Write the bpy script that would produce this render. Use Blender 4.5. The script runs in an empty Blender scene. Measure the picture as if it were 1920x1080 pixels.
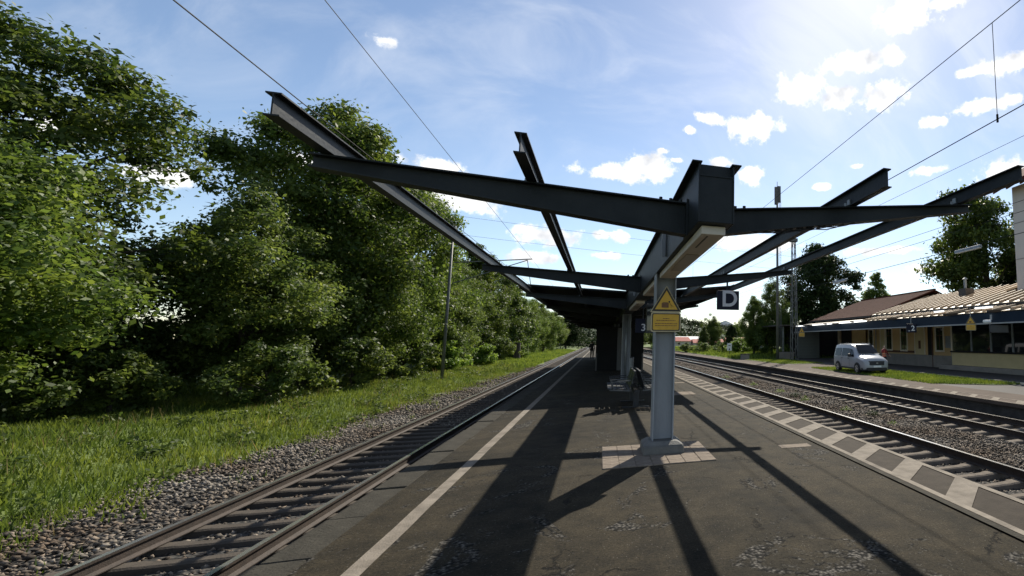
import bpy, bmesh, math, random
import numpy as np
from mathutils import Vector, Matrix

random.seed(7)
RNG = np.random.default_rng(11)
scene = bpy.context.scene
COL = scene.collection

# ------------------------------------------------------------------ camera
EYE = 1.72
cam_d = bpy.data.cameras.new("camera")
cam = bpy.data.objects.new("camera", cam_d)
COL.objects.link(cam)
cam_d.sensor_width = 36.0
cam_d.lens = 900.0 / 1920.0 * 36.0
cam_d.shift_x = -0.25
cam_d.clip_start = 0.05
cam_d.clip_end = 20000
cam.matrix_world = Matrix.Translation((0, 0, EYE)) @ Matrix((
    (0.9448029707696212, -0.035967214048734014, -0.32565887971690766),
    (-0.32763904899278834, -0.10371758429899093, -0.9390928155844251),
    (0.0, 0.9939562476390771, -0.10977694557258248))).to_4x4()
scene.camera = cam

# ------------------------------------------------------------------ world / sky
SUN = Vector((0.57, 1.0, 1.0)).normalized()
ELEV = math.asin(SUN.z)
AZ = math.atan2(SUN.x, SUN.y)

world = bpy.data.worlds.new("World")
scene.world = world
world.use_nodes = True
wn = world.node_tree.nodes
wl = world.node_tree.links
wn.clear()


def wnode(t, **kw):
    n = wn.new(t)
    for k, v in kw.items():
        setattr(n, k, v)
    return n


def wmath(op, a, b=None, c=None):
    n = wnode('ShaderNodeMath', operation=op)
    for i, x in enumerate((a, b, c)):
        if x is None:
            continue
        if isinstance(x, (int, float)):
            n.inputs[i].default_value = x
        else:
            wl.new(x, n.inputs[i])
    return n.outputs[0]


sky = wnode('ShaderNodeTexSky', sky_type='NISHITA', sun_disc=False)
sky.sun_elevation = ELEV
sky.sun_rotation = AZ
sky.altitude = 500
sky.air_density = 1.0
sky.dust_density = 0.4
sky.ozone_density = 0.5
tc = wnode('ShaderNodeTexCoord')
DIR = tc.outputs['Generated']
sep = wnode('ShaderNodeSeparateXYZ')
wl.new(DIR, sep.inputs[0])
azi = wmath('ARCTAN2', sep.outputs[0], sep.outputs[1])
ele = wmath('ARCSINE', sep.outputs[2])
cmb = wnode('ShaderNodeCombineXYZ')
wl.new(azi, cmb.inputs[0])
wl.new(ele, cmb.inputs[1])
CLOUDS = [(0.028, 0.33, 0.0747, 0.0161), (0.088, 0.344, 0.0437, 0.0263), (0.305, 0.434, 0.0464, 0.0277),
          (0.207, 0.446, 0.0276, 0.0117), (0.167, 0.423, 0.0147, 0.0079), (0.404, 0.497, 0.0487, 0.0282),
          (0.485, 0.481, 0.0363, 0.0171), (0.569, 0.479, 0.0631, 0.0224), (0.52, 0.541, 0.0783, 0.0179),
          (0.597, 0.546, 0.0284, 0.0175), (0.635, 0.608, 0.0556, 0.029), (0.715, 0.613, 0.0455, 0.011),
          (0.826, 0.494, 0.0377, 0.02), (0.774, 0.494, 0.0425, 0.0078), (0.77, 0.433, 0.0631, 0.0117),
          (0.68, 0.42, 0.0275, 0.0094), (0.807, 0.316, 0.0548, 0.0189), (0.231, 0.364, 0.0274, 0.0093),
          (0.294, 0.343, 0.0252, 0.0188), (-0.105, 0.2, 0.0551, 0.0179), (-0.004, 0.208, 0.0183, 0.0093),
          (0.024, 0.207, 0.0207, 0.0105), (-0.126, 0.157, 0.0387, 0.0099), (-0.002, 0.168, 0.0304, 0.0084),
          (0.289, 0.204, 0.0903, 0.0198), (-0.286, 0.296, 0.0432, 0.0122), (-0.259, 0.244, 0.0698, 0.0217),
          (0.109, 0.38, 0.011, 0.006), (0.448, 0.316, 0.0158, 0.0063), (0.14, 0.364, 0.0145, 0.0061),
          (0.521, 0.353, 0.0133, 0.0051), (0.664, 0.332, 0.0305, 0.008), (-0.373, 0.468, 0.0209, 0.0089),
          (-0.458, 0.266, 0.0353, 0.0107), (-0.584, 0.211, 0.0308, 0.0121), (-0.659, 0.247, 0.0328, 0.012),
          (0.659, 0.141, 0.0592, 0.0105), (0.556, 0.183, 0.0634, 0.0086),
          (1.2, 0.35, 0.09, 0.03), (1.6, 0.5, 0.12, 0.04), (2.1, 0.3, 0.13, 0.03), (2.7, 0.45, 0.14, 0.04),
          (-1.2, 0.4, 0.12, 0.03), (-1.8, 0.3, 0.14, 0.03), (-2.4, 0.5, 0.13, 0.04), (-2.9, 0.25, 0.12, 0.03)]
best = None
for (a, e, ra, re) in CLOUDS:
    s = wnode('ShaderNodeVectorMath', operation='SUBTRACT')
    wl.new(cmb.outputs[0], s.inputs[0])
    s.inputs[1].default_value = (a, e, 0)
    q = wnode('ShaderNodeVectorMath', operation='MULTIPLY')
    wl.new(s.outputs[0], q.inputs[0])
    q.inputs[1].default_value = (1 / ra, 1 / re, 0)
    ln = wnode('ShaderNodeVectorMath', operation='LENGTH')
    wl.new(q.outputs[0], ln.inputs[0])
    best = ln.outputs['Value'] if best is None else wmath('MINIMUM', best, ln.outputs['Value'])
nz = wnode('ShaderNodeTexNoise')
nz.inputs['Scale'].default_value = 30
nz.inputs['Detail'].default_value = 7
nz.inputs['Roughness'].default_value = 0.62
wl.new(DIR, nz.inputs['Vector'])
nb = wnode('ShaderNodeTexNoise')
nb.inputs['Scale'].default_value = 22
nb.inputs['Detail'].default_value = 3
wl.new(DIR, nb.inputs['Vector'])
# cumulus: distance to the nearest cloud body, roughened by noise
d0 = wmath('SUBTRACT', 1.3, best)
d0 = wmath('MAXIMUM', d0, -1.4)
d1 = wmath('MULTIPLY_ADD', wmath('SUBTRACT', nz.outputs['Fac'], 0.5), 3.4, d0)
mr = wnode('ShaderNodeMapRange', interpolation_type='SMOOTHSTEP')
wl.new(d1, mr.inputs['Value'])
mr.inputs['From Min'].default_value = 0.0
mr.inputs['From Max'].default_value = 0.7
cum = mr.outputs['Result']
# high thin cirrus streaks
mp = wnode('ShaderNodeMapping')
mp.inputs['Rotation'].default_value = (0, 0, 0.6)
mp.inputs['Scale'].default_value = (2.2, 9.0, 4.0)
wl.new(DIR, mp.inputs['Vector'])
nc = wnode('ShaderNodeTexNoise')
nc.inputs['Scale'].default_value = 1.6
nc.inputs['Detail'].default_value = 6
nc.inputs['Roughness'].default_value = 0.58
nc.inputs['Distortion'].default_value = 0.6
wl.new(mp.outputs[0], nc.inputs['Vector'])
mc = wnode('ShaderNodeMapRange', interpolation_type='SMOOTHSTEP')
wl.new(nc.outputs['Fac'], mc.inputs['Value'])
mc.inputs['From Min'].default_value = 0.36
mc.inputs['From Max'].default_value = 0.75
mc.inputs['To Max'].default_value = 0.38
# cirrus only higher up in the sky
me = wnode('ShaderNodeMapRange')
wl.new(ele, me.inputs['Value'])
me.inputs['From Min'].default_value = 0.12
me.inputs['From Max'].default_value = 0.5
cir = wmath('MULTIPLY', mc.outputs['Result'], me.outputs['Result'])
mixc = wnode('ShaderNodeMix', data_type='RGBA')
wl.new(cir, mixc.inputs[0])
wl.new(sky.outputs[0], mixc.inputs[6])
mixc.inputs[7].default_value = (7.3, 7.5, 7.8, 1)
shade = wnode('ShaderNodeMapRange')
wl.new(nb.outputs['Fac'], shade.inputs['Value'])
shade.inputs['From Min'].default_value = 0.5
shade.inputs['From Max'].default_value = 0.72
ccol = wnode('ShaderNodeMix', data_type='RGBA')
wl.new(shade.outputs[0], ccol.inputs[0])
ccol.inputs[6].default_value = (8.6, 8.55, 8.4, 1)
ccol.inputs[7].default_value = (5.3, 5.45, 5.8, 1)
mix2 = wnode('ShaderNodeMix', data_type='RGBA')
wl.new(cum, mix2.inputs[0])
wl.new(mixc.outputs[2], mix2.inputs[6])
wl.new(ccol.outputs[2], mix2.inputs[7])
bg = wnode('ShaderNodeBackground')
bg.inputs['Strength'].default_value = 0.098
wl.new(mix2.outputs[2], bg.inputs['Color'])
wo = wnode('ShaderNodeOutputWorld')
wl.new(bg.outputs[0], wo.inputs[0])

# ------------------------------------------------------------------ sun, exposure
sun_d = bpy.data.lights.new("sun", 'SUN')
sun_d.energy = 5.0
sun_d.angle = math.radians(0.53)
sun_d.color = (1.0, 0.92, 0.78)
sun = bpy.data.objects.new("sun", sun_d)
COL.objects.link(sun)
sun.rotation_euler = SUN.to_track_quat('Z', 'Y').to_euler()
sun.location = (8, 14, 14)
scene.view_settings.view_transform = 'Standard'
scene.view_settings.look = 'None'
scene.view_settings.gamma = 1
scene.view_settings.exposure = 0.6
scene.view_settings.use_curve_mapping = False
scene.render.engine = 'CYCLES'
scene.cycles.max_bounces = 6
scene.cycles.transparent_max_bounces = 8


# ------------------------------------------------------------------ materials
def _bsdf(mt):
    return mt.node_tree.nodes['Principled BSDF']


def mat(name, col, rough=0.7, metal=0.0, var=0.15, scale=6.0, bump=0.0, bscale=None, col2=None, spec=0.5,
        detail=6, coords='Object', stretch=None, emit=None):
    """procedural principled material: base colour varied by noise, optional fine relief"""
    mt = bpy.data.materials.new(name)
    mt.use_nodes = True
    nt = mt.node_tree
    b = _bsdf(mt)
    b.inputs['Roughness'].default_value = rough
    b.inputs['Metallic'].default_value = metal
    b.inputs['Specular IOR Level'].default_value = spec
    t = nt.nodes.new('ShaderNodeTexCoord')
    vec = t.outputs[coords]
    if stretch:
        mpn = nt.nodes.new('ShaderNodeMapping')
        mpn.inputs['Scale'].default_value = stretch
        nt.links.new(vec, mpn.inputs[0])
        vec = mpn.outputs[0]
    n = nt.nodes.new('ShaderNodeTexNoise')
    n.inputs['Scale'].default_value = scale
    n.inputs['Detail'].default_value = detail
    n.inputs['Roughness'].default_value = 0.6
    nt.links.new(vec, n.inputs['Vector'])
    r = nt.nodes.new('ShaderNodeValToRGB')
    c2 = col2 if col2 else tuple(min(1, c * (1 + var)) for c in col)
    c1 = col if col2 else tuple(c * (1 - var) for c in col)
    r.color_ramp.elements[0].position = 0.32
    r.color_ramp.elements[1].position = 0.68
    r.color_ramp.elements[0].color = (*c1, 1)
    r.color_ramp.elements[1].color = (*c2, 1)
    nt.links.new(n.outputs['Fac'], r.inputs[0])
    nt.links.new(r.outputs[0], b.inputs['Base Color'])
    if bump:
        n2 = nt.nodes.new('ShaderNodeTexNoise')
        n2.inputs['Scale'].default_value = bscale or scale * 8
        n2.inputs['Detail'].default_value = 4
        nt.links.new(vec, n2.inputs['Vector'])
        bp = nt.nodes.new('ShaderNodeBump')
        bp.inputs['Strength'].default_value = min(1, bump)
        bp.inputs['Distance'].default_value = 0.02
        nt.links.new(n2.outputs['Fac'], bp.inputs['Height'])
        nt.links.new(bp.outputs[0], b.inputs['Normal'])
    if emit:
        b.inputs['Emission Color'].default_value = (*emit[0], 1)
        b.inputs['Emission Strength'].default_value = emit[1]
    return mt


def leaf_mat(name, dark, light, trans=0.35, patch=0.55, dry=None):
    mt = bpy.data.materials.new(name)
    mt.use_nodes = True
    nt = mt.node_tree
    nt.nodes.clear()
    o = nt.nodes.new('ShaderNodeOutputMaterial')
    g = nt.nodes.new('ShaderNodeNewGeometry')
    r = nt.nodes.new('ShaderNodeValToRGB')
    r.color_ramp.elements[0].color = (*dark, 1)
    r.color_ramp.elements[1].color = (*light, 1)
    nt.links.new(g.outputs['Random Per Island'], r.inputs[0])
    oi = nt.nodes.new('ShaderNodeObjectInfo')
    hs = nt.nodes.new('ShaderNodeHueSaturation')
    mrn = nt.nodes.new('ShaderNodeMapRange')
    mrn.inputs['To Min'].default_value = 0.75
    mrn.inputs['To Max'].default_value = 1.25
    nt.links.new(oi.outputs['Random'], mrn.inputs['Value'])
    nt.links.new(mrn.outputs[0], hs.inputs['Value'])
    tco = nt.nodes.new('ShaderNodeTexCoord')
    nzz = nt.nodes.new('ShaderNodeTexNoise')
    nzz.inputs['Scale'].default_value = patch
    nzz.inputs['Detail'].default_value = 4
    nt.links.new(tco.outputs['Object'], nzz.inputs['Vector'])
    rr = nt.nodes.new('ShaderNodeValToRGB')
    rr.color_ramp.elements[0].position = 0.36
    rr.color_ramp.elements[1].position = 0.66
    rr.color_ramp.elements[0].color = (0.62, 0.70, 0.62, 1)
    rr.color_ramp.elements[1].color = (*(dry or (1.35, 1.22, 1.0)), 1)
    nt.links.new(nzz.outputs['Fac'], rr.inputs[0])
    mm = nt.nodes.new('ShaderNodeMix')
    mm.data_type = 'RGBA'
    mm.blend_type = 'MULTIPLY'
    mm.inputs[0].default_value = 1.0
    nt.links.new(r.outputs[0], mm.inputs[6])
    nt.links.new(rr.outputs[0], mm.inputs[7])
    nt.links.new(mm.outputs[2], hs.inputs['Color'])
    p = nt.nodes.new('ShaderNodeBsdfPrincipled')
    p.inputs['Roughness'].default_value = 0.55
    p.inputs['Specular IOR Level'].default_value = 0.3 if trans > .25 else 0.06
    nt.links.new(hs.outputs[0], p.inputs['Base Color'])
    tr = nt.nodes.new('ShaderNodeBsdfTranslucent')
    hs2 = nt.nodes.new('ShaderNodeHueSaturation')
    hs2.inputs['Hue'].default_value = 0.485
    hs2.inputs['Value'].default_value = 1.7
    nt.links.new(hs.outputs[0], hs2.inputs['Color'])
    nt.links.new(hs2.outputs[0], tr.inputs['Color'])
    mx = nt.nodes.new('ShaderNodeMixShader')
    mx.inputs[0].default_value = trans
    nt.links.new(p.outputs[0], mx.inputs[1])
    nt.links.new(tr.outputs[0], mx.inputs[2])
    nt.links.new(mx.outputs[0], o.inputs[0])
    return mt


def glass_mat(name, col, rough=0.04, spec=0.7):
    mt = bpy.data.materials.new(name)
    mt.use_nodes = True
    b = _bsdf(mt)
    b.inputs['Base Color'].default_value = (*col, 1)
    b.inputs['Roughness'].default_value = rough
    b.inputs['Specular IOR Level'].default_value = spec
    nt = mt.node_tree
    n = nt.nodes.new('ShaderNodeTexNoise')
    n.inputs['Scale'].default_value = 1.3
    bp = nt.nodes.new('ShaderNodeBump')
    bp.inputs['Strength'].default_value = 0.05
    bp.inputs['Distance'].default_value = 0.02
    nt.links.new(n.outputs['Fac'], bp.inputs['Height'])
    nt.links.new(bp.outputs[0], b.inputs['Normal'])
    return mt


def asphalt_mat():
    """old platform asphalt: grain, mossy brown tint, long cracks and worn spots where the chippings show"""
    mt = bpy.data.materials.new("platform_asphalt")
    mt.use_nodes = True
    nt = mt.node_tree
    b = _bsdf(mt)
    N, L = nt.nodes.new, nt.links.new
    t = N('ShaderNodeTexCoord').outputs['Object']

    def noise(scale, detail=5, rough=0.6, dist=0.0, vec=t):
        n = N('ShaderNodeTexNoise')
        n.inputs['Scale'].default_value = scale
        n.inputs['Detail'].default_value = detail
        n.inputs['Roughness'].default_value = rough
        n.inputs['Distortion'].default_value = dist
        L(vec, n.inputs['Vector'])
        return n.outputs['Fac']

    def ramp(f, p0, p1, c0=(0, 0, 0), c1=(1, 1, 1)):
        r = N('ShaderNodeValToRGB')
        r.color_ramp.elements[0].position = p0
        r.color_ramp.elements[1].position = p1
        r.color_ramp.elements[0].color = (*c0, 1)
        r.color_ramp.elements[1].color = (*c1, 1)
        L(f, r.inputs[0])
        return r.outputs[0]

    def mix(f, a, c, kind='MIX'):
        mm = N('ShaderNodeMix')
        mm.data_type = 'RGBA'
        mm.blend_type = kind
        for s, x in ((0, f), (6, a), (7, c)):
            if isinstance(x, tuple):
                mm.inputs[s].default_value = (*x, 1)
            elif isinstance(x, float):
                mm.inputs[s].default_value = x
            else:
                L(x, mm.inputs[s])
        return mm.outputs[2]

    big = noise(0.55, 5, 0.65, 0.4)
    mid = noise(3.2, 6, 0.7)
    grain = noise(42, 5, 0.8)
    base = ramp(big, 0.38, 0.60, (0.0085, 0.0078, 0.0046), (0.042, 0.0335, 0.020))
    base = mix(0.55, base, ramp(mid, 0.36, 0.66, (0.0042, 0.0040, 0.0028), (0.042, 0.0330, 0.0205)))
    base = mix(0.6, base, ramp(grain, 0.38, 0.66, (0.10, 0.10, 0.095), (2.0, 2.0, 1.9)), 'MULTIPLY')
    # chippings of pale stone scattered through the binder
    v = N('ShaderNodeTexVoronoi')
    v.inputs['Scale'].default_value = 46
    v.inputs['Randomness'].default_value = 1
    L(t, v.inputs['Vector'])
    chips = ramp(v.outputs['Distance'], 0.16, 0.26, (1, 1, 1), (0, 0, 0))
    pick = ramp(v.outputs['Color'], 0.74, 0.8)
    base = mix(mix(1.0, chips, pick, 'MULTIPLY'), base, (0.10, 0.093, 0.08))
    # worn patches with loose chippings
    worn = ramp(noise(0.85, 9, 0.80, 1.4), 0.558, 0.59)
    v2 = N('ShaderNodeTexVoronoi')
    v2.inputs['Scale'].default_value = 31
    L(t, v2.inputs['Vector'])
    wc = ramp(v2.outputs['Distance'], 0.1, 0.62, (0.135, 0.125, 0.108), (0.003, 0.003, 0.003))
    base = mix(worn, base, wc)
    # dark damp-looking stains and large dull repair fields
    stain = ramp(noise(0.7, 5, 0.6, 0.6), 0.56, 0.68)
    base = mix(mix(1.0, stain, (0.55, 0.55, 0.55), 'MULTIPLY'), base, (0.007, 0.0066, 0.0055))
    # cracks: thin dark lines along warped cell borders
    warp = N('ShaderNodeVectorMath')
    warp.operation = 'ADD'
    nw = N('ShaderNodeTexNoise')
    nw.inputs['Scale'].default_value = 2.6
    nw.inputs['Detail'].default_value = 12
    nw.inputs['Roughness'].default_value = 0.7
    L(t, nw.inputs['Vector'])
    sc = N('ShaderNodeVectorMath')
    sc.operation = 'SCALE'
    sc.inputs['Scale'].default_value = 0.75
    L(nw.outputs['Color'], sc.inputs[0])
    L(t, warp.inputs[0])
    L(sc.outputs[0], warp.inputs[1])
    v3 = N('ShaderNodeTexVoronoi')
    v3.feature = 'DISTANCE_TO_EDGE'
    v3.inputs['Scale'].default_value = 0.42
    L(warp.outputs[0], v3.inputs['Vector'])
    ck = ramp(v3.outputs['Distance'], 0.001, 0.007, (1, 1, 1), (0, 0, 0))
    ckm = ramp(noise(1.6, 4, 0.6), 0.50, 0.58)
    crack = mix(1.0, ck, ckm, 'MULTIPLY')
    base = mix(crack, base, (0.008, 0.008, 0.008))
    L(base, b.inputs['Base Color'])
    b.inputs['Roughness'].default_value = 0.86
    b.inputs['Specular IOR Level'].default_value = 0.12
    h = mix(0.5, grain, mid)
    h = mix(worn, h, v2.outputs['Distance'])
    h = mix(crack, h, (0.0, 0.0, 0.0))
    bp = N('ShaderNodeBump')
    bp.inputs['Strength'].default_value = 1.0
    bp.inputs['Distance'].default_value = 0.018
    L(h, bp.inputs['Height'])
    L(bp.outputs[0], b.inputs['Normal'])
    return mt


def ballast_mat(name, a, c):
    mt = bpy.data.materials.new(name)
    mt.use_nodes = True
    nt = mt.node_tree
    b = _bsdf(mt)
    g = nt.nodes.new('ShaderNodeNewGeometry')
    r = nt.nodes.new('ShaderNodeValToRGB')
    r.color_ramp.elements[0].color = (*a, 1)
    r.color_ramp.elements[1].color = (*c, 1)
    nt.links.new(g.outputs['Random Per Island'], r.inputs[0])
    nn_ = nt.nodes.new('ShaderNodeTexNoise')
    nn_.inputs['Scale'].default_value = 0.55
    nn_.inputs['Detail'].default_value = 5
    nt.links.new(nt.nodes.new('ShaderNodeTexCoord').outputs['Object'], nn_.inputs['Vector'])
    r2 = nt.nodes.new('ShaderNodeValToRGB')
    r2.color_ramp.elements[0].position = 0.38
    r2.color_ramp.elements[1].position = 0.62
    r2.color_ramp.elements[0].color = (0.62, 0.50, 0.40, 1)
    r2.color_ramp.elements[1].color = (1.08, 1.06, 1.02, 1)
    nt.links.new(nn_.outputs['Fac'], r2.inputs[0])
    mm = nt.nodes.new('ShaderNodeMix')
    mm.data_type = 'RGBA'
    mm.blend_type = 'MULTIPLY'
    mm.inputs[0].default_value = 1.0
    nt.links.new(r.outputs[0], mm.inputs[6])
    nt.links.new(r2.outputs[0], mm.inputs[7])
    nt.links.new(mm.outputs[2], b.inputs['Base Color'])
    b.inputs['Roughness'].default_value = 0.85
    b.inputs['Specular IOR Level'].default_value = 0.25
    return mt


def bed_mat(name, lo, hi, scale=16):
    mt = bpy.data.materials.new(name)
    mt.use_nodes = True
    nt = mt.node_tree
    b = _bsdf(mt)
    t = nt.nodes.new('ShaderNodeTexCoord').outputs['Object']
    v = nt.nodes.new('ShaderNodeTexVoronoi')
    v.inputs['Scale'].default_value = scale
    nt.links.new(t, v.inputs['Vector'])
    r = nt.nodes.new('ShaderNodeValToRGB')
    r.color_ramp.elements[0].color = (*hi, 1)
    r.color_ramp.elements[1].color = (*lo, 1)
    r.color_ramp.elements[1].position = 0.75
    nt.links.new(v.outputs['Distance'], r.inputs[0])
    nt.links.new(r.outputs[0], b.inputs['Base Color'])
    b.inputs['Roughness'].default_value = 0.95
    bp = nt.nodes.new('ShaderNodeBump')
    bp.invert = True
    bp.inputs['Distance'].default_value = 0.04
    nt.links.new(v.outputs['Distance'], bp.inputs['Height'])
    nt.links.new(bp.outputs[0], b.inputs['Normal'])
    return mt


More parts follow.
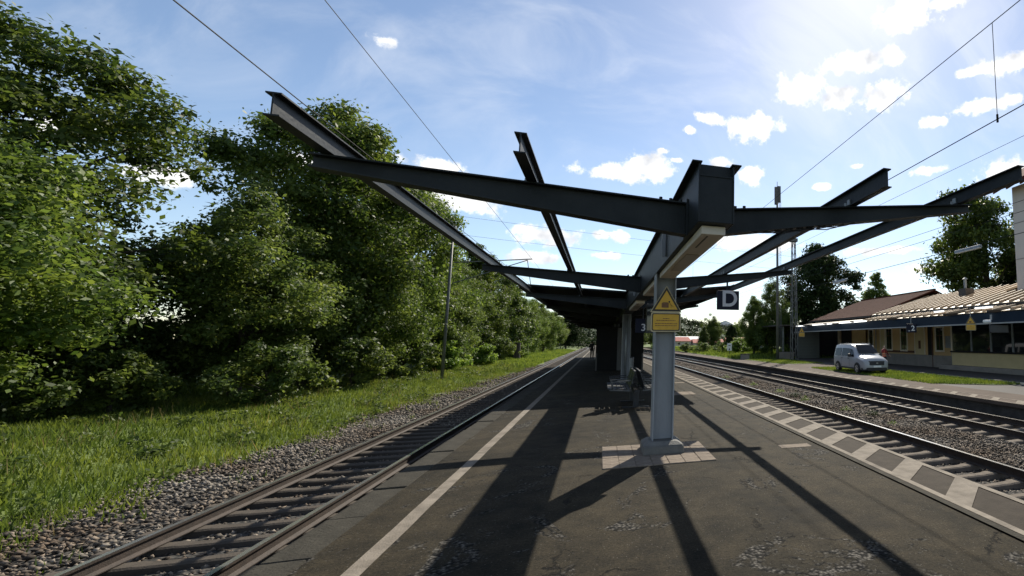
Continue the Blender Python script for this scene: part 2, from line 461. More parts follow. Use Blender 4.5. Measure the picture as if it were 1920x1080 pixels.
M = dict(
    asphalt=asphalt_mat(),
    strip=mat("platform_edge_concrete", (0.038, 0.031, 0.024), 0.9, spec=0.15, var=0.22, scale=5, bump=0.4, bscale=60),
    coping=mat("coping_concrete", (0.036, 0.033, 0.026), 0.92, spec=0.15, var=0.35, scale=4, bump=0.6, bscale=40),
    paint=mat("white_road_paint", (0.115, 0.099, 0.08), 0.85, spec=0.2, scale=4, bump=0.5, bscale=60, col2=(0.23, 0.20, 0.163)),
    steel=mat("dark_painted_steel", (0.0075, 0.0105, 0.0135), 0.5, spec=0.22, scale=2.2, bump=0.15, bscale=26, col2=(0.021, 0.025, 0.0275)),
    column=mat("grey_blue_column_paint", (0.27, 0.285, 0.31), 0.5, var=0.10, scale=5, bump=0.1, bscale=40, stretch=(1, 1, .3)),
    block=mat("grey_concrete_block", (0.12, 0.118, 0.11), 0.8, var=0.2, scale=7, bump=0.4, bscale=50),
    paver=mat("pale_paver", (0.165, 0.135, 0.107), 0.9, spec=0.2, var=0.2, scale=9, bump=0.5, bscale=60),
    mortar=mat("joint_sand", (0.10, 0.085, 0.07), 0.95, var=0.2, scale=20),
    lamp_box=mat("beige_lamp_housing", (0.56, 0.50, 0.43), 0.55, var=0.08, scale=4),
    lamp_cover=mat("dull_lamp_cover", (0.30, 0.25, 0.20), 0.4, var=0.1, scale=6),
    black=mat("black_metal", (0.016, 0.017, 0.02), 0.4, var=0.2, scale=10),
    roof_in=mat("dark_roof_deck", (0.014, 0.015, 0.016), 0.8, spec=0.15, var=0.25, scale=3, bump=0.2),
    rail_top=mat("polished_rail_steel", (0.75, 0.73, 0.70), 0.22, metal=0.9, var=0.08, scale=10),
    rail=mat("rusty_rail_steel", (0.035, 0.024, 0.018), 0.75, var=0.35, scale=8, bump=0.3),
    sleeper=mat("concrete_sleeper", (0.135, 0.115, 0.095), 0.92, spec=0.15, var=0.22, scale=3, bump=0.4, bscale=50),
    sleeper_old=mat("dark_old_sleeper", (0.07, 0.06, 0.05), 0.92, spec=0.15, var=0.25, scale=3, bump=0.4, bscale=50),
    stone=ballast_mat("ballast_stone", (0.022, 0.020, 0.018), (0.27, 0.245, 0.215)),
    bed=bed_mat("ballast_bed", (0.008, 0.008, 0.007), (0.075, 0.069, 0.062)),
    dark_wall=mat("platform_side_wall", (0.045, 0.042, 0.038), 0.9, var=0.4, scale=2.5, bump=0.5),
    yard=mat("yard_asphalt", (0.05, 0.046, 0.044), 0.9, var=0.22, scale=0.6, bump=0.3, bscale=30),
    far_plat=mat("far_platform_paving", (0.085, 0.067, 0.055), 0.92, spec=0.15, var=0.18, scale=0.9, bump=0.3, bscale=30),
    grass=mat("grass_ground", (0.05, 0.085, 0.014), 0.95, scale=0.8, bump=0.8, bscale=12, col2=(0.13, 0.17, 0.035)),
    soil=mat("open_ground", (0.05, 0.07, 0.02), 0.95, scale=0.06, bump=0.3, bscale=1, col2=(0.11, 0.13, 0.045)),
    blade=leaf_mat("grass_blade", (0.055, 0.10, 0.012), (0.20, 0.27, 0.045), 0.35, 0.45, (1.18, 1.08, 0.9)),
    straw=leaf_mat("dry_stalk", (0.16, 0.12, 0.05), (0.34, 0.27, 0.13), 0.3),
    leaf=leaf_mat("broad_leaf", (0.038, 0.075, 0.012), (0.11, 0.165, 0.03), 0.42),
    leaf2=leaf_mat("light_leaf", (0.05, 0.088, 0.018), (0.13, 0.185, 0.04), 0.42),
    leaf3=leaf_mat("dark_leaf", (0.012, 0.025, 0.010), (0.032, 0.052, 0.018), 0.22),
    needle=leaf_mat("conifer_needle", (0.035, 0.068, 0.014), (0.10, 0.15, 0.03), 0.38),
    weed=leaf_mat("weed_leaf", (0.05, 0.11, 0.012), (0.16, 0.25, 0.04), 0.4),
    bark=mat("bark", (0.05, 0.04, 0.03), 0.95, var=0.35, scale=6, bump=0.8, bscale=14, stretch=(1, 1, .2)),
    hill=mat("wooded_hillside", (0.035, 0.058, 0.032), 0.95, scale=0.05, bump=0.9, bscale=0.3, col2=(0.07, 0.10, 0.055)),
    mount=mat("haze_blue_mountain", (0.075, 0.10, 0.13), 0.95, spec=0.05, scale=0.004, col2=(0.11, 0.14, 0.17)),  # distance haze put into the bluish rock colour
    yellow=mat("yellow_sign_sheet", (0.62, 0.36, 0.035), 0.5, var=0.10, scale=12),
    sign_rim=mat("pale_sign_rim", (0.50, 0.42, 0.26), 0.5, var=0.1, scale=10),
    sign_black=mat("black_sign_print", (0.02, 0.017, 0.012), 0.5, var=0.1, scale=10),
    sign_brown=mat("faded_brown_print", (0.16, 0.075, 0.03), 0.6, var=0.2, scale=30),
    navy=mat("navy_sign_enamel", (0.006, 0.008, 0.022), 0.5, spec=0.2, var=0.1, scale=8),
    sign_grey=mat("grey_white_lettering", (0.52, 0.52, 0.56), 0.5, var=0.08, scale=8),
    white=mat("white_enamel", (0.78, 0.79, 0.80), 0.5, var=0.05, scale=8),
    bench=mat("dark_bench_steel", (0.010, 0.013, 0.02), 0.38, var=0.2, scale=10),
    bench_lit=mat("sunlit_bench_steel", (0.07, 0.075, 0.082), 0.35, var=0.15, scale=12),  # paler copy of the bench steel: sunlight put into the colour
    galv=mat("galvanised_steel", (0.22, 0.235, 0.24), 0.45, metal=0.5, var=0.15, scale=6),
    mast=mat("mast_steel", (0.12, 0.125, 0.12), 0.6, metal=0.2, var=0.2, scale=4),
    wire=mat("overhead_wire", (0.02, 0.022, 0.022), 0.7, spec=0.1, var=0.1, scale=3),
    plaster=mat("ochre_plaster", (0.52, 0.35, 0.16), 0.9, var=0.07, scale=1.4, bump=0.2, bscale=40),
    plaster_pale=mat("pale_yellow_plaster", (0.55, 0.45, 0.24), 0.9, var=0.06, scale=1.4, bump=0.2, bscale=40),
    trim=mat("cream_trim", (0.66, 0.58, 0.44), 0.8, var=0.05, scale=3),
    plinth=mat("grey_plinth", (0.24, 0.22, 0.19), 0.9, var=0.12, scale=2, bump=0.2),
    brown=mat("brown_band", (0.10, 0.045, 0.022), 0.8, var=0.15, scale=4),
    tower=mat("grey_white_render", (0.52, 0.49, 0.46), 0.9, var=0.05, scale=0.8, bump=0.15, bscale=30),
    tower_line=mat("render_joint", (0.25, 0.235, 0.22), 0.9, var=0.05, scale=3),
    ribs=mat("beige_metal_roof", (0.56, 0.43, 0.28), 0.5, var=0.10, scale=1.2),
    ribs_dark=mat("roof_shade_tone", (0.34, 0.26, 0.175), 0.6, var=0.1, scale=2),  # darker colour gives the ribs the stripes of their shaded flanks
    tiles=mat("red_brown_roof_tile", (0.068, 0.025, 0.018), 0.9, spec=0.10, var=0.28, scale=3.5, bump=0.5, bscale=14),
    gutter=mat("dark_gutter", (0.035, 0.028, 0.022), 0.5, var=0.2, scale=3),
    fascia=mat("blue_steel_fascia", (0.009, 0.020, 0.037), 0.6, spec=0.2, var=0.15, scale=2),
    fascia_lip=mat("grey_fascia_lip", (0.33, 0.34, 0.35), 0.5, var=0.1, scale=3),
    window=glass_mat("window_glass", (0.012, 0.016, 0.018)),
    car_glass=glass_mat("car_window_glass", (0.006, 0.008, 0.012), 0.10, 0.14),
    wood=mat("grey_green_boards", (0.15, 0.165, 0.145), 0.85, var=0.25, scale=2, stretch=(.2, .2, 3)),
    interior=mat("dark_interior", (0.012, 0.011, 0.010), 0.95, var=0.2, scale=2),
    post=mat("cream_timber_post", (0.42, 0.34, 0.24), 0.8, var=0.1, scale=3),
    shelter=mat("dark_shelter_panel", (0.010, 0.0105, 0.011), 0.7, spec=0.15, var=0.2, scale=2),
    shelter2=mat("grey_shelter_panel", (0.07, 0.07, 0.07), 0.6, var=0.1, scale=2),
    tube=mat("lit_tube_cover", (0.85, 0.86, 0.86), 0.4, var=0.03, scale=3, emit=((1, 0.99, 0.96), 1.6)),
    van=mat("white_van_paint", (0.34, 0.355, 0.38), 0.22, var=0.03, scale=2),
    tyre=mat("tyre_rubber", (0.014, 0.014, 0.014), 0.85, var=0.2, scale=12),
    alloy=mat("alloy_rim", (0.5, 0.5, 0.5), 0.35, metal=0.7, var=0.1, scale=8),
    plastic=mat("black_bumper_plastic", (0.018, 0.018, 0.02), 0.55, var=0.2, scale=10),
    lens=mat("headlamp_lens", (0.4, 0.42, 0.46), 0.15, var=0.1, scale=20),
    skin=mat("skin", (0.42, 0.26, 0.19), 0.6, var=0.06, scale=12),
    hair=mat("dark_hair", (0.018, 0.014, 0.011), 0.7, var=0.2, scale=30),
    vest=mat("red_orange_vest", (0.55, 0.10, 0.06), 0.8, var=0.15, scale=14),
    shirt=mat("dark_red_shirt", (0.20, 0.025, 0.03), 0.85, var=0.15, scale=14),
    trousers=mat("dark_trousers", (0.03, 0.03, 0.035), 0.85, var=0.15, scale=14),
    jacket=mat("black_jacket", (0.016, 0.017, 0.02), 0.85, var=0.15, scale=14),
    red_roof=mat("red_house_roof", (0.27, 0.06, 0.045), 0.85, var=0.15, scale=1.2),
    orange_roof=mat("orange_brown_roof", (0.30, 0.13, 0.07), 0.85, var=0.15, scale=1.2),
    house=mat("cream_house_wall", (0.48, 0.43, 0.36), 0.9, var=0.06, scale=1),
    metal_white=mat("white_metal_roof", (0.62, 0.63, 0.63), 0.6, var=0.05, scale=1),
)


# ------------------------------------------------------------------ mesh helpers
def link(o, parent=None):
    COL.objects.link(o)
    if parent is not None:
        o.parent = parent
    return o


def tag(o, label=None, cat=None, group=None, kind=None):
    if label:
        o['label'] = label
    if cat:
        o['category'] = cat
    if group:
        o['group'] = group
    if kind:
        o['kind'] = kind
    return o


def empty(name, loc=(0, 0, 0), rz=0.0, label=None, cat=None, group=None, kind=None):
    o = bpy.data.objects.new(name, None)
    o.empty_display_size = 0.2
    o.location = loc
    o.rotation_euler = (0, 0, rz)
    COL.objects.link(o)
    return tag(o, label, cat, group, kind)


class MB:
    def __init__(self):
        self.v, self.f = [], []

    def add(self, vs, fs):
        k = len(self.v)
        self.v += [tuple(p) for p in vs]
        self.f += [tuple(i + k for i in f) for f in fs]
        return self

    def hexa(self, p):
        """8 corners: bottom 0-3 counter-clockwise, top 4-7 above them"""
        return self.add(p, [(3, 2, 1, 0), (4, 5, 6, 7), (0, 1, 5, 4), (1, 2, 6, 5), (2, 3, 7, 6), (3, 0, 4, 7)])

    def box(self, x0, x1, y0, y1, z0, z1):
        return self.hexa([(x0, y0, z0), (x1, y0, z0), (x1, y1, z0), (x0, y1, z0),
                          (x0, y0, z1), (x1, y0, z1), (x1, y1, z1), (x0, y1, z1)])

    def beam(self, a, b, w, h, up=(0, 0, 1)):
        a, b = Vector(a), Vector(b)
        d = (b - a).normalized()
        s = d.cross(Vector(up))
        if s.length < 1e-4:
            s = Vector((1, 0, 0))
        s.normalize()
        u = s.cross(d).normalized()
        s, u = s * w / 2, u * h / 2
        return self.hexa([a - s - u, a + s - u, b + s - u, b - s - u, a - s + u, a + s + u, b + s + u, b - s + u])

    def tube(self, a, b, r, n=8, r2=None):
        a, b = Vector(a), Vector(b)
        r2 = r if r2 is None else r2
        d = (b - a).normalized()
        s = d.orthogonal().normalized()
        u = d.cross(s)
        vs = []
        for (c, rr) in ((a, r), (b, r2)):
            for i in range(n):
                t = 2 * math.pi * i / n
                vs.append(c + s * (math.cos(t) * rr) + u * (math.sin(t) * rr))
        fs = [(i, (i + 1) % n, n + (i + 1) % n, n + i) for i in range(n)]
        fs += [tuple(range(n - 1, -1, -1)), tuple(range(n, 2 * n))]
        return self.add(vs, fs)

    def prism(self, poly, axis, a, b):
        """polygon in the plane across `axis`, pushed from a to b"""
        def P(p, t):
            return {'x': (t, p[0], p[1]), 'y': (p[0], t, p[1]), 'z': (p[0], p[1], t)}[axis]
        n = len(poly)
        vs = [P(p, a) for p in poly] + [P(p, b) for p in poly]
        fs = [(i, (i + 1) % n, n + (i + 1) % n, n + i) for i in range(n)]
        fs += [tuple(range(n - 1, -1, -1)), tuple(range(n, 2 * n))]
        return self.add(vs, fs)

    def sweep(self, prof, path):
        """closed profile (x,z) carried along a path of (x,y,z) that runs mainly along Y"""
        n = len(prof)
        vs = [(p[0] + q[0], p[1], p[2] + q[1]) for p in path for q in prof]
        fs = []
        for k in range(len(path) - 1):
            for i in range(n):
                j = (i + 1) % n
                fs.append((k * n + i, k * n + j, (k + 1) * n + j, (k + 1) * n + i))
        fs += [tuple(range(n - 1, -1, -1)), tuple(range((len(path) - 1) * n, len(path) * n))]
        return self.add(vs, fs)

    def mesh(self, name, mt):
        me = bpy.data.meshes.new(name)
        me.from_pydata(self.v, [], self.f)
        bm = bmesh.new()
        bm.from_mesh(me)
        bmesh.ops.recalc_face_normals(bm, faces=bm.faces)
        bm.to_mesh(me)
        bm.free()
        if mt is not None:
            me.materials.append(mt)
        return me

    def build(self, name, mt, parent=None, bevel=0.0, smooth=False):
        me = self.mesh(name, mt)
        if smooth:
            me.polygons.foreach_set('use_smooth', [True] * len(me.polygons))
        o = link(bpy.data.objects.new(name, me), parent)
        if bevel:
            b = o.modifiers.new('bevel', 'BEVEL')
            b.width = bevel
            b.segments = 2
            b.limit_method = 'ANGLE'
            b.angle_limit = 0.6
        return o


def struct(o):
    o['kind'] = 'structure'
    return o


def np_mesh(name, verts, faces, mt):
    """fast mesh from arrays, all faces with the same number of corners"""
    me = bpy.data.meshes.new(name)
    nv, nf, k = len(verts), len(faces), faces.shape[1]
    me.vertices.add(nv)
    me.vertices.foreach_set('co', verts.astype(np.float32).ravel())
    me.loops.add(nf * k)
    me.loops.foreach_set('vertex_index', faces.astype(np.int32).ravel())
    me.polygons.add(nf)
    me.polygons.foreach_set('loop_start', np.arange(0, nf * k, k, dtype=np.int32))
    me.polygons.foreach_set('loop_total', np.full(nf, k, dtype=np.int32))
    me.update(calc_edges=True)
    me.validate()
    me.materials.append(mt)
    return me


def bend(y):
    """the tracks on the right swing gently to the left in the distance"""
    return -1.65e-4 * y * y if y > 0 else 0.0


YS = [-8, -4, 0, 4, 8, 12, 16, 20, 25, 30, 36, 42, 50, 58, 66, 75, 85, 95, 110, 125, 140, 160, 180, 205, 230]


def path(x, z, ys=YS, curved=True):
    return [(x + (bend(y) if curved else 0), y, z) for y in ys]


def ribbon(x0, x1, z, ys, curved0=True, curved1=True, seg=1):
    mb = MB()
    vs, fs = [], []
    for y in ys:
        a = x0 + (bend(y) if curved0 else 0)
        b = x1 + (bend(y) if curved1 else 0)
        for i in range(seg + 1):
            vs.append((a + (b - a) * i / seg, y, z))
    n = seg + 1
    for k in range(len(ys) - 1):
        for i in range(seg):
            fs.append((k * n + i, k * n + i + 1, (k + 1) * n + i + 1, (k + 1) * n + i))
    return mb.add(vs, fs)


# ------------------------------------------------------------------ the ground
TRK_L, TRK_R1, TRK_R2 = -4.61, 6.70, 11.30       # track centres
RAIL_L, RAIL_R = -0.75, -0.65                    # rail-head heights
BED_L, BED_R = -1.02, -0.935
ground = MB().add([(-2500, -400, -1.25), (2500, -400, -1.25), (2500, 5200, -1.25), (-2500, 5200, -1.25)], [(0, 1, 2, 3)])
struct(ground.build('ground', M['soil']))
struct(ribbon(-9.6, -2.4, BED_L, YS, False, False, 2).build('ballast_bed', M['bed']))
struct(ribbon(4.2, 13.0, BED_R, YS, True, True, 2).build('ballast_bed', M['bed']))

# island platform: body, painted edge strip on the right, coping stones on the left
PL, PR0, PR1 = -2.12, 3.50, 4.36
plat = ribbon(PL, PR0, 0.0, YS, False, True, 3)
body = struct(plat.build('platform', M['asphalt']))
pw = MB()
for k in range(len(YS) - 1):
    y0, y1 = YS[k], YS[k + 1]
    pw.add([(-2.40, y0, -0.02), (-2.40, y1, -0.02), (-2.40, y1, -1.2), (-2.40, y0, -1.2)], [(0, 1, 2, 3)])
    a, b = 4.30 + bend(y0), 4.30 + bend(y1)
    pw.add([(a, y0, -0.02), (b, y1, -0.02), (b, y1, -1.2), (a, y0, -1.2)], [(0, 1, 2, 3)])
pw.build('platform_side', M['dark_wall'], body)
ribbon(3.58, PR1, 0.012, YS).build('edge_slab', M['strip'], body)
edge_face = MB()
for k in range(len(YS) - 1):
    a, b = PR1 + bend(YS[k]), PR1 + bend(YS[k + 1])
    edge_face.add([(a, YS[k], 0.012), (b, YS[k + 1], 0.012), (b, YS[k + 1], -0.16), (a, YS[k], -0.16)], [(0, 1, 2, 3)])
    edge_face.add([(a, YS[k], -0.16), (b, YS[k + 1], -0.16), (b - .06, YS[k + 1], -0.16), (a - .06, YS[k], -0.16)], [(0, 1, 2, 3)])
edge_face.build('edge_face', M['strip'], body)
ribbon(3.495, 3.582, 0.016, YS).build('edge_kerb', M['coping'], body)
# painted lines and slanted bars on the edge strip
ribbon(3.584, 3.672, 0.020, YS).build('inner_line', M['paint'], body)
ribbon(4.262, 4.352, 0.020, YS).build('outer_line', M['paint'], body)
bar_me = None
for i in range(-2, 62):
    y = 4.18 + 1.058 * i
    mb = MB()
    w = 0.40
    mb.add([(3.672, 0, 0), (4.262, 0.545, 0), (4.262, 0.545 + w, 0), (3.672, w, 0)], [(0, 1, 2, 3)])
    if bar_me is None:
        bar_me = mb.mesh('marking_bar', M['paint'])
    o = link(bpy.data.objects.new('marking_bar', bar_me), body)
    o.location = (bend(y + .4), y + random.uniform(-.015, .015), 0.020)
# long white safety line on the left
wl_ = MB()
vs, fs = [], []
ys = [-6 + 0.5 * i for i in range(60)] + [24 + 4 * i for i in range(45)]
for y in ys:
    j = random.uniform(-.004, .004)
    vs += [(-1.745 + j, y, 0.004), (-1.612 + j, y, 0.004)]
for k in range(len(ys) - 1):
    fs.append((2 * k, 2 * k + 1, 2 * k + 3, 2 * k + 2))
wl_.add(vs, fs).build('safety_line', M['paint'], body)
# left coping stones
cop = [MB().box(-.17, .17, .008, .992, -.15, .0).mesh('coping_stone', M['coping']) for _ in range(3)]
for i in range(-4, 70):
    o = link(bpy.data.objects.new('coping_stone', cop[i % 3]), body)
    o.location = (-2.285 + random.uniform(-.012, .012), i + .0, 0.004 + random.uniform(-.012, .006))
    o.rotation_euler = (0, 0, random.uniform(-.012, .012))
    b = o.modifiers.new('bevel', 'BEVEL')
    b.width = 0.012
far_cop = MB()
for i in range(70, 230, 8):
    far_cop.box(-2.455, -2.115, i, i + 7.98, -.15, .004)
far_cop.build('far_coping', M['coping'], body)
# light repair slabs let into the asphalt
for (x, y, sx, sy, r) in ((3.09, 7.56, .52, .24, -.05), (2.62, 16.2, .75, .9, 0), (3.15, 20.3, .4, .35, .1)):
    o = MB().box(-sx / 2, sx / 2, -sy / 2, sy / 2, -.02, .006).build('repair_slab', M['paver'], body, bevel=.004)
    o.location = (x, y, 0)
    o.rotation_euler = (0, 0, r)


# ------------------------------------------------------------------ railway tracks
def rail_profile():
    h = 0.17
    return [(-.07, -h), (.07, -h), (.07, -h + .012), (.012, -h + .03), (.010, -.042), (.034, -.034), (.036, -.004),
            (-.036, -.004), (-.034, -.034), (-.010, -.042), (-.012, -h + .03), (-.07, -h + .012)]


def sleeper_mesh(name, mt):
    """concrete sleeper, raised at both rail seats and waisted in the middle"""
    xs = [-1.30, -1.05, -.98, -.52, -.42, 0, .42, .52, .98, 1.05, 1.30]
    top = [.185, .197, .20, .20, .188, .182, .188, .20, .20, .197, .185]
    wd = [.115, .115, .115, .115, .10, .09, .10, .115, .115, .115, .115]
    vs, fs = [], []
    for x, t, w in zip(xs, top, wd):
        vs += [(x, -w - .015, 0), (x, -w, t - .02), (x, -w + .03, t), (x, w - .03, t), (x, w, t - .02), (x, w + .015, 0)]
    for k in range(len(xs) - 1):
        for i in range(5):
            fs.append((k * 6 + i, k * 6 + i + 1, (k + 1) * 6 + i + 1, (k + 1) * 6 + i))
    fs += [tuple(range(6)), tuple(range(60, 66))]
    return MB().add(vs, fs).mesh(name, mt)


def make_track(cx, zr, curved, y0, y1, smat, label):
    t = empty('railway_track', (0, 0, 0), 0, label, 'railway track', 'railway tracks')
    ys = [y for y in YS]
    for s in (-1, 1):
        r = MB().sweep(rail_profile(), path(cx + s * .7535, zr, ys, curved)).build('rail', M['rail'], t)
        hd = ribbon(cx + s * .7535 - .034, cx + s * .7535 + .034, zr, ys, curved, curved)
        hd.build('rail_head', M['rail_top'], r)
    sm = sleeper_mesh('sleeper', smat)
    y = y0
    while y < y1:
        o = link(bpy.data.objects.new('sleeper', sm), t)
        o.location = (cx + (bend(y) if curved else 0), y, zr - .17 - .20 - .008)
        o.rotation_euler = (0, 0, random.uniform(-.012, .012))
        y += 0.62
    far = MB()
    while y < 190:
        x = cx + (bend(y) if curved else 0)
        far.box(x - 1.3, x + 1.3, y - .13, y + .13, zr - .37, zr - .20)
        y += 0.62
    tag(far.build('far_sleepers', smat, t), kind='stuff')
    return t


make_track(TRK_L, RAIL_L, False, 2.0, 80, M['sleeper_old'], 'single railway track left of the platform, beside the grass verge and trees')
make_track(TRK_R1, RAIL_R, True, 2.2, 70, M['sleeper'], 'railway track right beside the platform edge with slanted white bars')
make_track(TRK_R2, RAIL_R, True, 4.4, 85, M['sleeper'], 'railway track next to the far platform in front of the station')


def stones(name, regions, mt, skip):
    """loose ballast: thousands of little angular stones, joined"""
    P, S = [], []
    for (x0, x1, y0, y1, dens, size, z, amp) in regions:
        n = int((x1 - x0) * (y1 - y0) * dens)
        x = RNG.uniform(x0, x1, n)
        y = RNG.uniform(y0, y1, n)
        x = x + (np.where(y > 0, -1.65e-4 * y * y, 0) if x0 > 0 else 0)
        zz = z + RNG.uniform(-.01, .03, n) + amp * (np.sin(x * 1.7 + y * .6) * np.sin(y * 1.1) * .5 + .5)
        P.append(np.stack([x, y, zz], 1))
        S.append(size * RNG.uniform(.55, 1.35, n))
    P = np.concatenate(P)
    S = np.concatenate(S)
    n = len(P)
    base = np.array([(1, 0, 0), (0, 1, 0), (-1, 0, 0), (0, -1, 0), (0, 0, .75), (0, 0, -.75)], float)
    v = base[None] * RNG.uniform(.6, 1.2, (n, 6, 1)) + RNG.normal(0, .18, (n, 6, 3))
    a = RNG.uniform(0, 2 * np.pi, n)
    ca, sa = np.cos(a)[:, None], np.sin(a)[:, None]
    vx = v[..., 0] * ca - v[..., 1] * sa
    vy = v[..., 0] * sa + v[..., 1] * ca
    b = RNG.uniform(-.6, .6, n)
    cb, sb = np.cos(b)[:, None], np.sin(b)[:, None]
    vy, vz = vy * cb - v[..., 2] * sb, vy * sb + v[..., 2] * cb
    v = np.stack([vx, vy, vz], 2) * S[:, None, None] + P[:, None, :]
    f = np.array([(0, 1, 4), (1, 2, 4), (2, 3, 4), (3, 0, 4), (1, 0, 5), (2, 1, 5), (3, 2, 5), (0, 3, 5)])
    F = (f[None] + 6 * np.arange(n)[:, None, None]).reshape(-1, 3)
    me = np_mesh(name, v.reshape(-1, 3), F, mt)
    return link(bpy.data.objects.new(name, me))


o = stones('ballast_stones', [
    (4.4, 8.1, 2.0, 14, 260, .034, BED_R - .02, 0), (8.1, 9.9, 3.0, 14, 420, .036, BED_R + .05, .06), (9.9, 12.8, 4, 14, 220, .036, BED_R - .02, 0),
    (4.4, 12.8, 14, 26, 130, .045, BED_R - .01, .02), (7.9, 10.1, 14, 30, 150, .045, BED_R, .05),
    (4.4, 12.8, 26, 50, 45, .06, BED_R - .01, .02), (7.9, 10.1, 30, 60, 60, .06, BED_R, .05),
], M['stone'], None)
tag(o, 'grey crushed stone ballast between and under the two right tracks', 'ballast', kind='stuff')
o = stones('ballast_stones', [
    (-3.3, -2.45, 1.5, 14, 200, .036, BED_L, .02), (-6.2, -3.3, 2, 16, 230, .036, BED_L - .02, .0), (-9.4, -6.0, 4, 20, 260, .038, BED_L, .06),
    (-9.4, -2.5, 18, 34, 110, .048, BED_L, .03), (-9.4, -2.5, 34, 60, 40, .06, BED_L, .03),
], M['stone'], None)
tag(o, 'grey crushed stone ballast around the left track', 'ballast', kind='stuff')

# ------------------------------------------------------------------ terrain left and right, hills
def terrain(name, x0, x1, y0, y1, nx, ny, fz, mt):
    vs = [(x0 + (x1 - x0) * i / nx, y0 + (y1 - y0) * j / ny, 0) for j in range(ny + 1) for i in range(nx + 1)]
    vs = [(x, y, fz(x, y)) for (x, y, _) in vs]
    fs = [(j * (nx + 1) + i, j * (nx + 1) + i + 1, (j + 1) * (nx + 1) + i + 1, (j + 1) * (nx + 1) + i)
          for j in range(ny) for i in range(nx)]
    o = MB().add(vs, fs).build(name, mt, smooth=True)
    return struct(o)


def verge_edge(y):
    u = max(0.0, min(1.0, (y - 22) / 36))
    return -6.3 + 1.0 * u * u * (3 - 2 * u)


def verge_z(x, y):
    t = max(0.0, min(1.0, (verge_edge(y) - x) / 5.0))
    return -1.10 + .42 * t * t * (3 - 2 * t) + .06 * math.sin(x * 1.3 + y * .35) * t + .05 * math.sin(y * .9 + x) * t + max(0, (-16 - x)) * .02


terrain('grass_verge', -60, -5.3, -5, 240, 76, 120, verge_z, M['grass'])

FZ = -0.30          # level of the far platform and the station yard
EDGE2 = 12.85
yard = MB().add([(14.0, -12, FZ - .012), (80, -12, FZ - .012), (80, 72, FZ - .012), (14.0, 72, FZ - .012)], [(0, 1, 2, 3)])
struct(yard.build('station_yard', M['yard']))
fp = struct(ribbon(EDGE2, 15.2, FZ - .004, YS).build('far_platform', M['far_plat']))
side2 = MB()
for k in range(len(YS) - 1):
    a, b = EDGE2 + .05 + bend(YS[k]), EDGE2 + .05 + bend(YS[k + 1])
    side2.add([(a, YS[k], FZ - .02), (b, YS[k + 1], FZ - .02), (b, YS[k + 1], -1.2), (a, YS[k], -1.2)], [(0, 1, 2, 3)])
side2.build('platform_side', M['dark_wall'], fp)
lip2 = MB()
lip2.sweep([(-.06, -.12), (.1, -.12), (.1, .002), (-.06, .002)], path(EDGE2, FZ)).build('edge_face', M['far_plat'], fp)
ribbon(EDGE2 + .0, EDGE2 + .09, FZ + .006, YS).build('outer_line', M['paint'], fp)
ribbon(EDGE2 + .70, EDGE2 + .77, FZ + .004, YS).build('inner_line', M['paint'], fp)
b2 = MB().add([(.09, 0, 0), (.70, .5, 0), (.70, .82, 0), (.09, .32, 0)], [(0, 1, 2, 3)]).mesh('marking_bar', M['paint'])
for i in range(34):
    y = 9.0 + 1.06 * i
    o = link(bpy.data.objects.new('marking_bar', b2), fp)
    o.location = (EDGE2 + bend(y + .4), y, FZ + .004)


def bank_z(x, y):
    e = 14.6 + bend(y)
    t = max(0.0, min(1.0, (x - e) / 6.0))
    return FZ + .008 + (.35 * t + .12 * math.sin(x * .5 + y * .21) * t + .08 * math.sin(y * .5) * t) * min(1, max(0, (y - 52) / 6))


terrain('grass_bank', 14.2, 42, 52, 240, 24, 80, lambda x, y: bank_z(x, y), M['grass'])
# raised lawn patches beside the far platform with a pale kerb
lawn = MB()
lawn.add([(14.95, 30.9, FZ + .02), (15.0, 24.0, FZ + .02), (15.35, 20.5, FZ + .02), (15.9, 18.9, FZ + .02), (17.2, 17.9, FZ + .02),
          (18.3, 17.6, FZ + .02), (18.75, 18.3, FZ + .02), (18.75, 33.2, FZ + .02), (17.0, 34.2, FZ + .02), (15.6, 33.2, FZ + .02)], [tuple(range(10))])
struct(lawn.build('lawn', M['grass']))
lawn2 = MB()
lawn2.add([(14.8, 51.5, FZ + .02), (15.0, 43.0, FZ + .02), (16.2, 39.6, FZ + .02), (18.6, 40.0, FZ + .02), (19.4, 44.0, FZ + .02), (19.6, 52.0, FZ + .02)],
          [tuple(range(6))])
struct(lawn2.build('lawn', M['grass']))
kerb = empty('kerb_row', (0, 0, 0), 0, 'row of pale kerb stones between the lawn and the station yard', 'kerb')
km = MB().box(-.06, .06, .01, .99, FZ - .05, FZ + .07).mesh('kerb_stone', M['trim'])
for i in range(17):
    o = link(bpy.data.objects.new('kerb_stone', km), kerb)
    o.location = (18.85, 17.6 + i, random.uniform(-.01, .01))
# path of paving between the lawns
struct(MB().add([(14.9, 34.4, FZ), (18.9, 34.6, FZ), (18.9, 39.4, FZ), (14.9, 39.2, FZ)], [(0, 1, 2, 3)]).build('path', M['far_plat']))

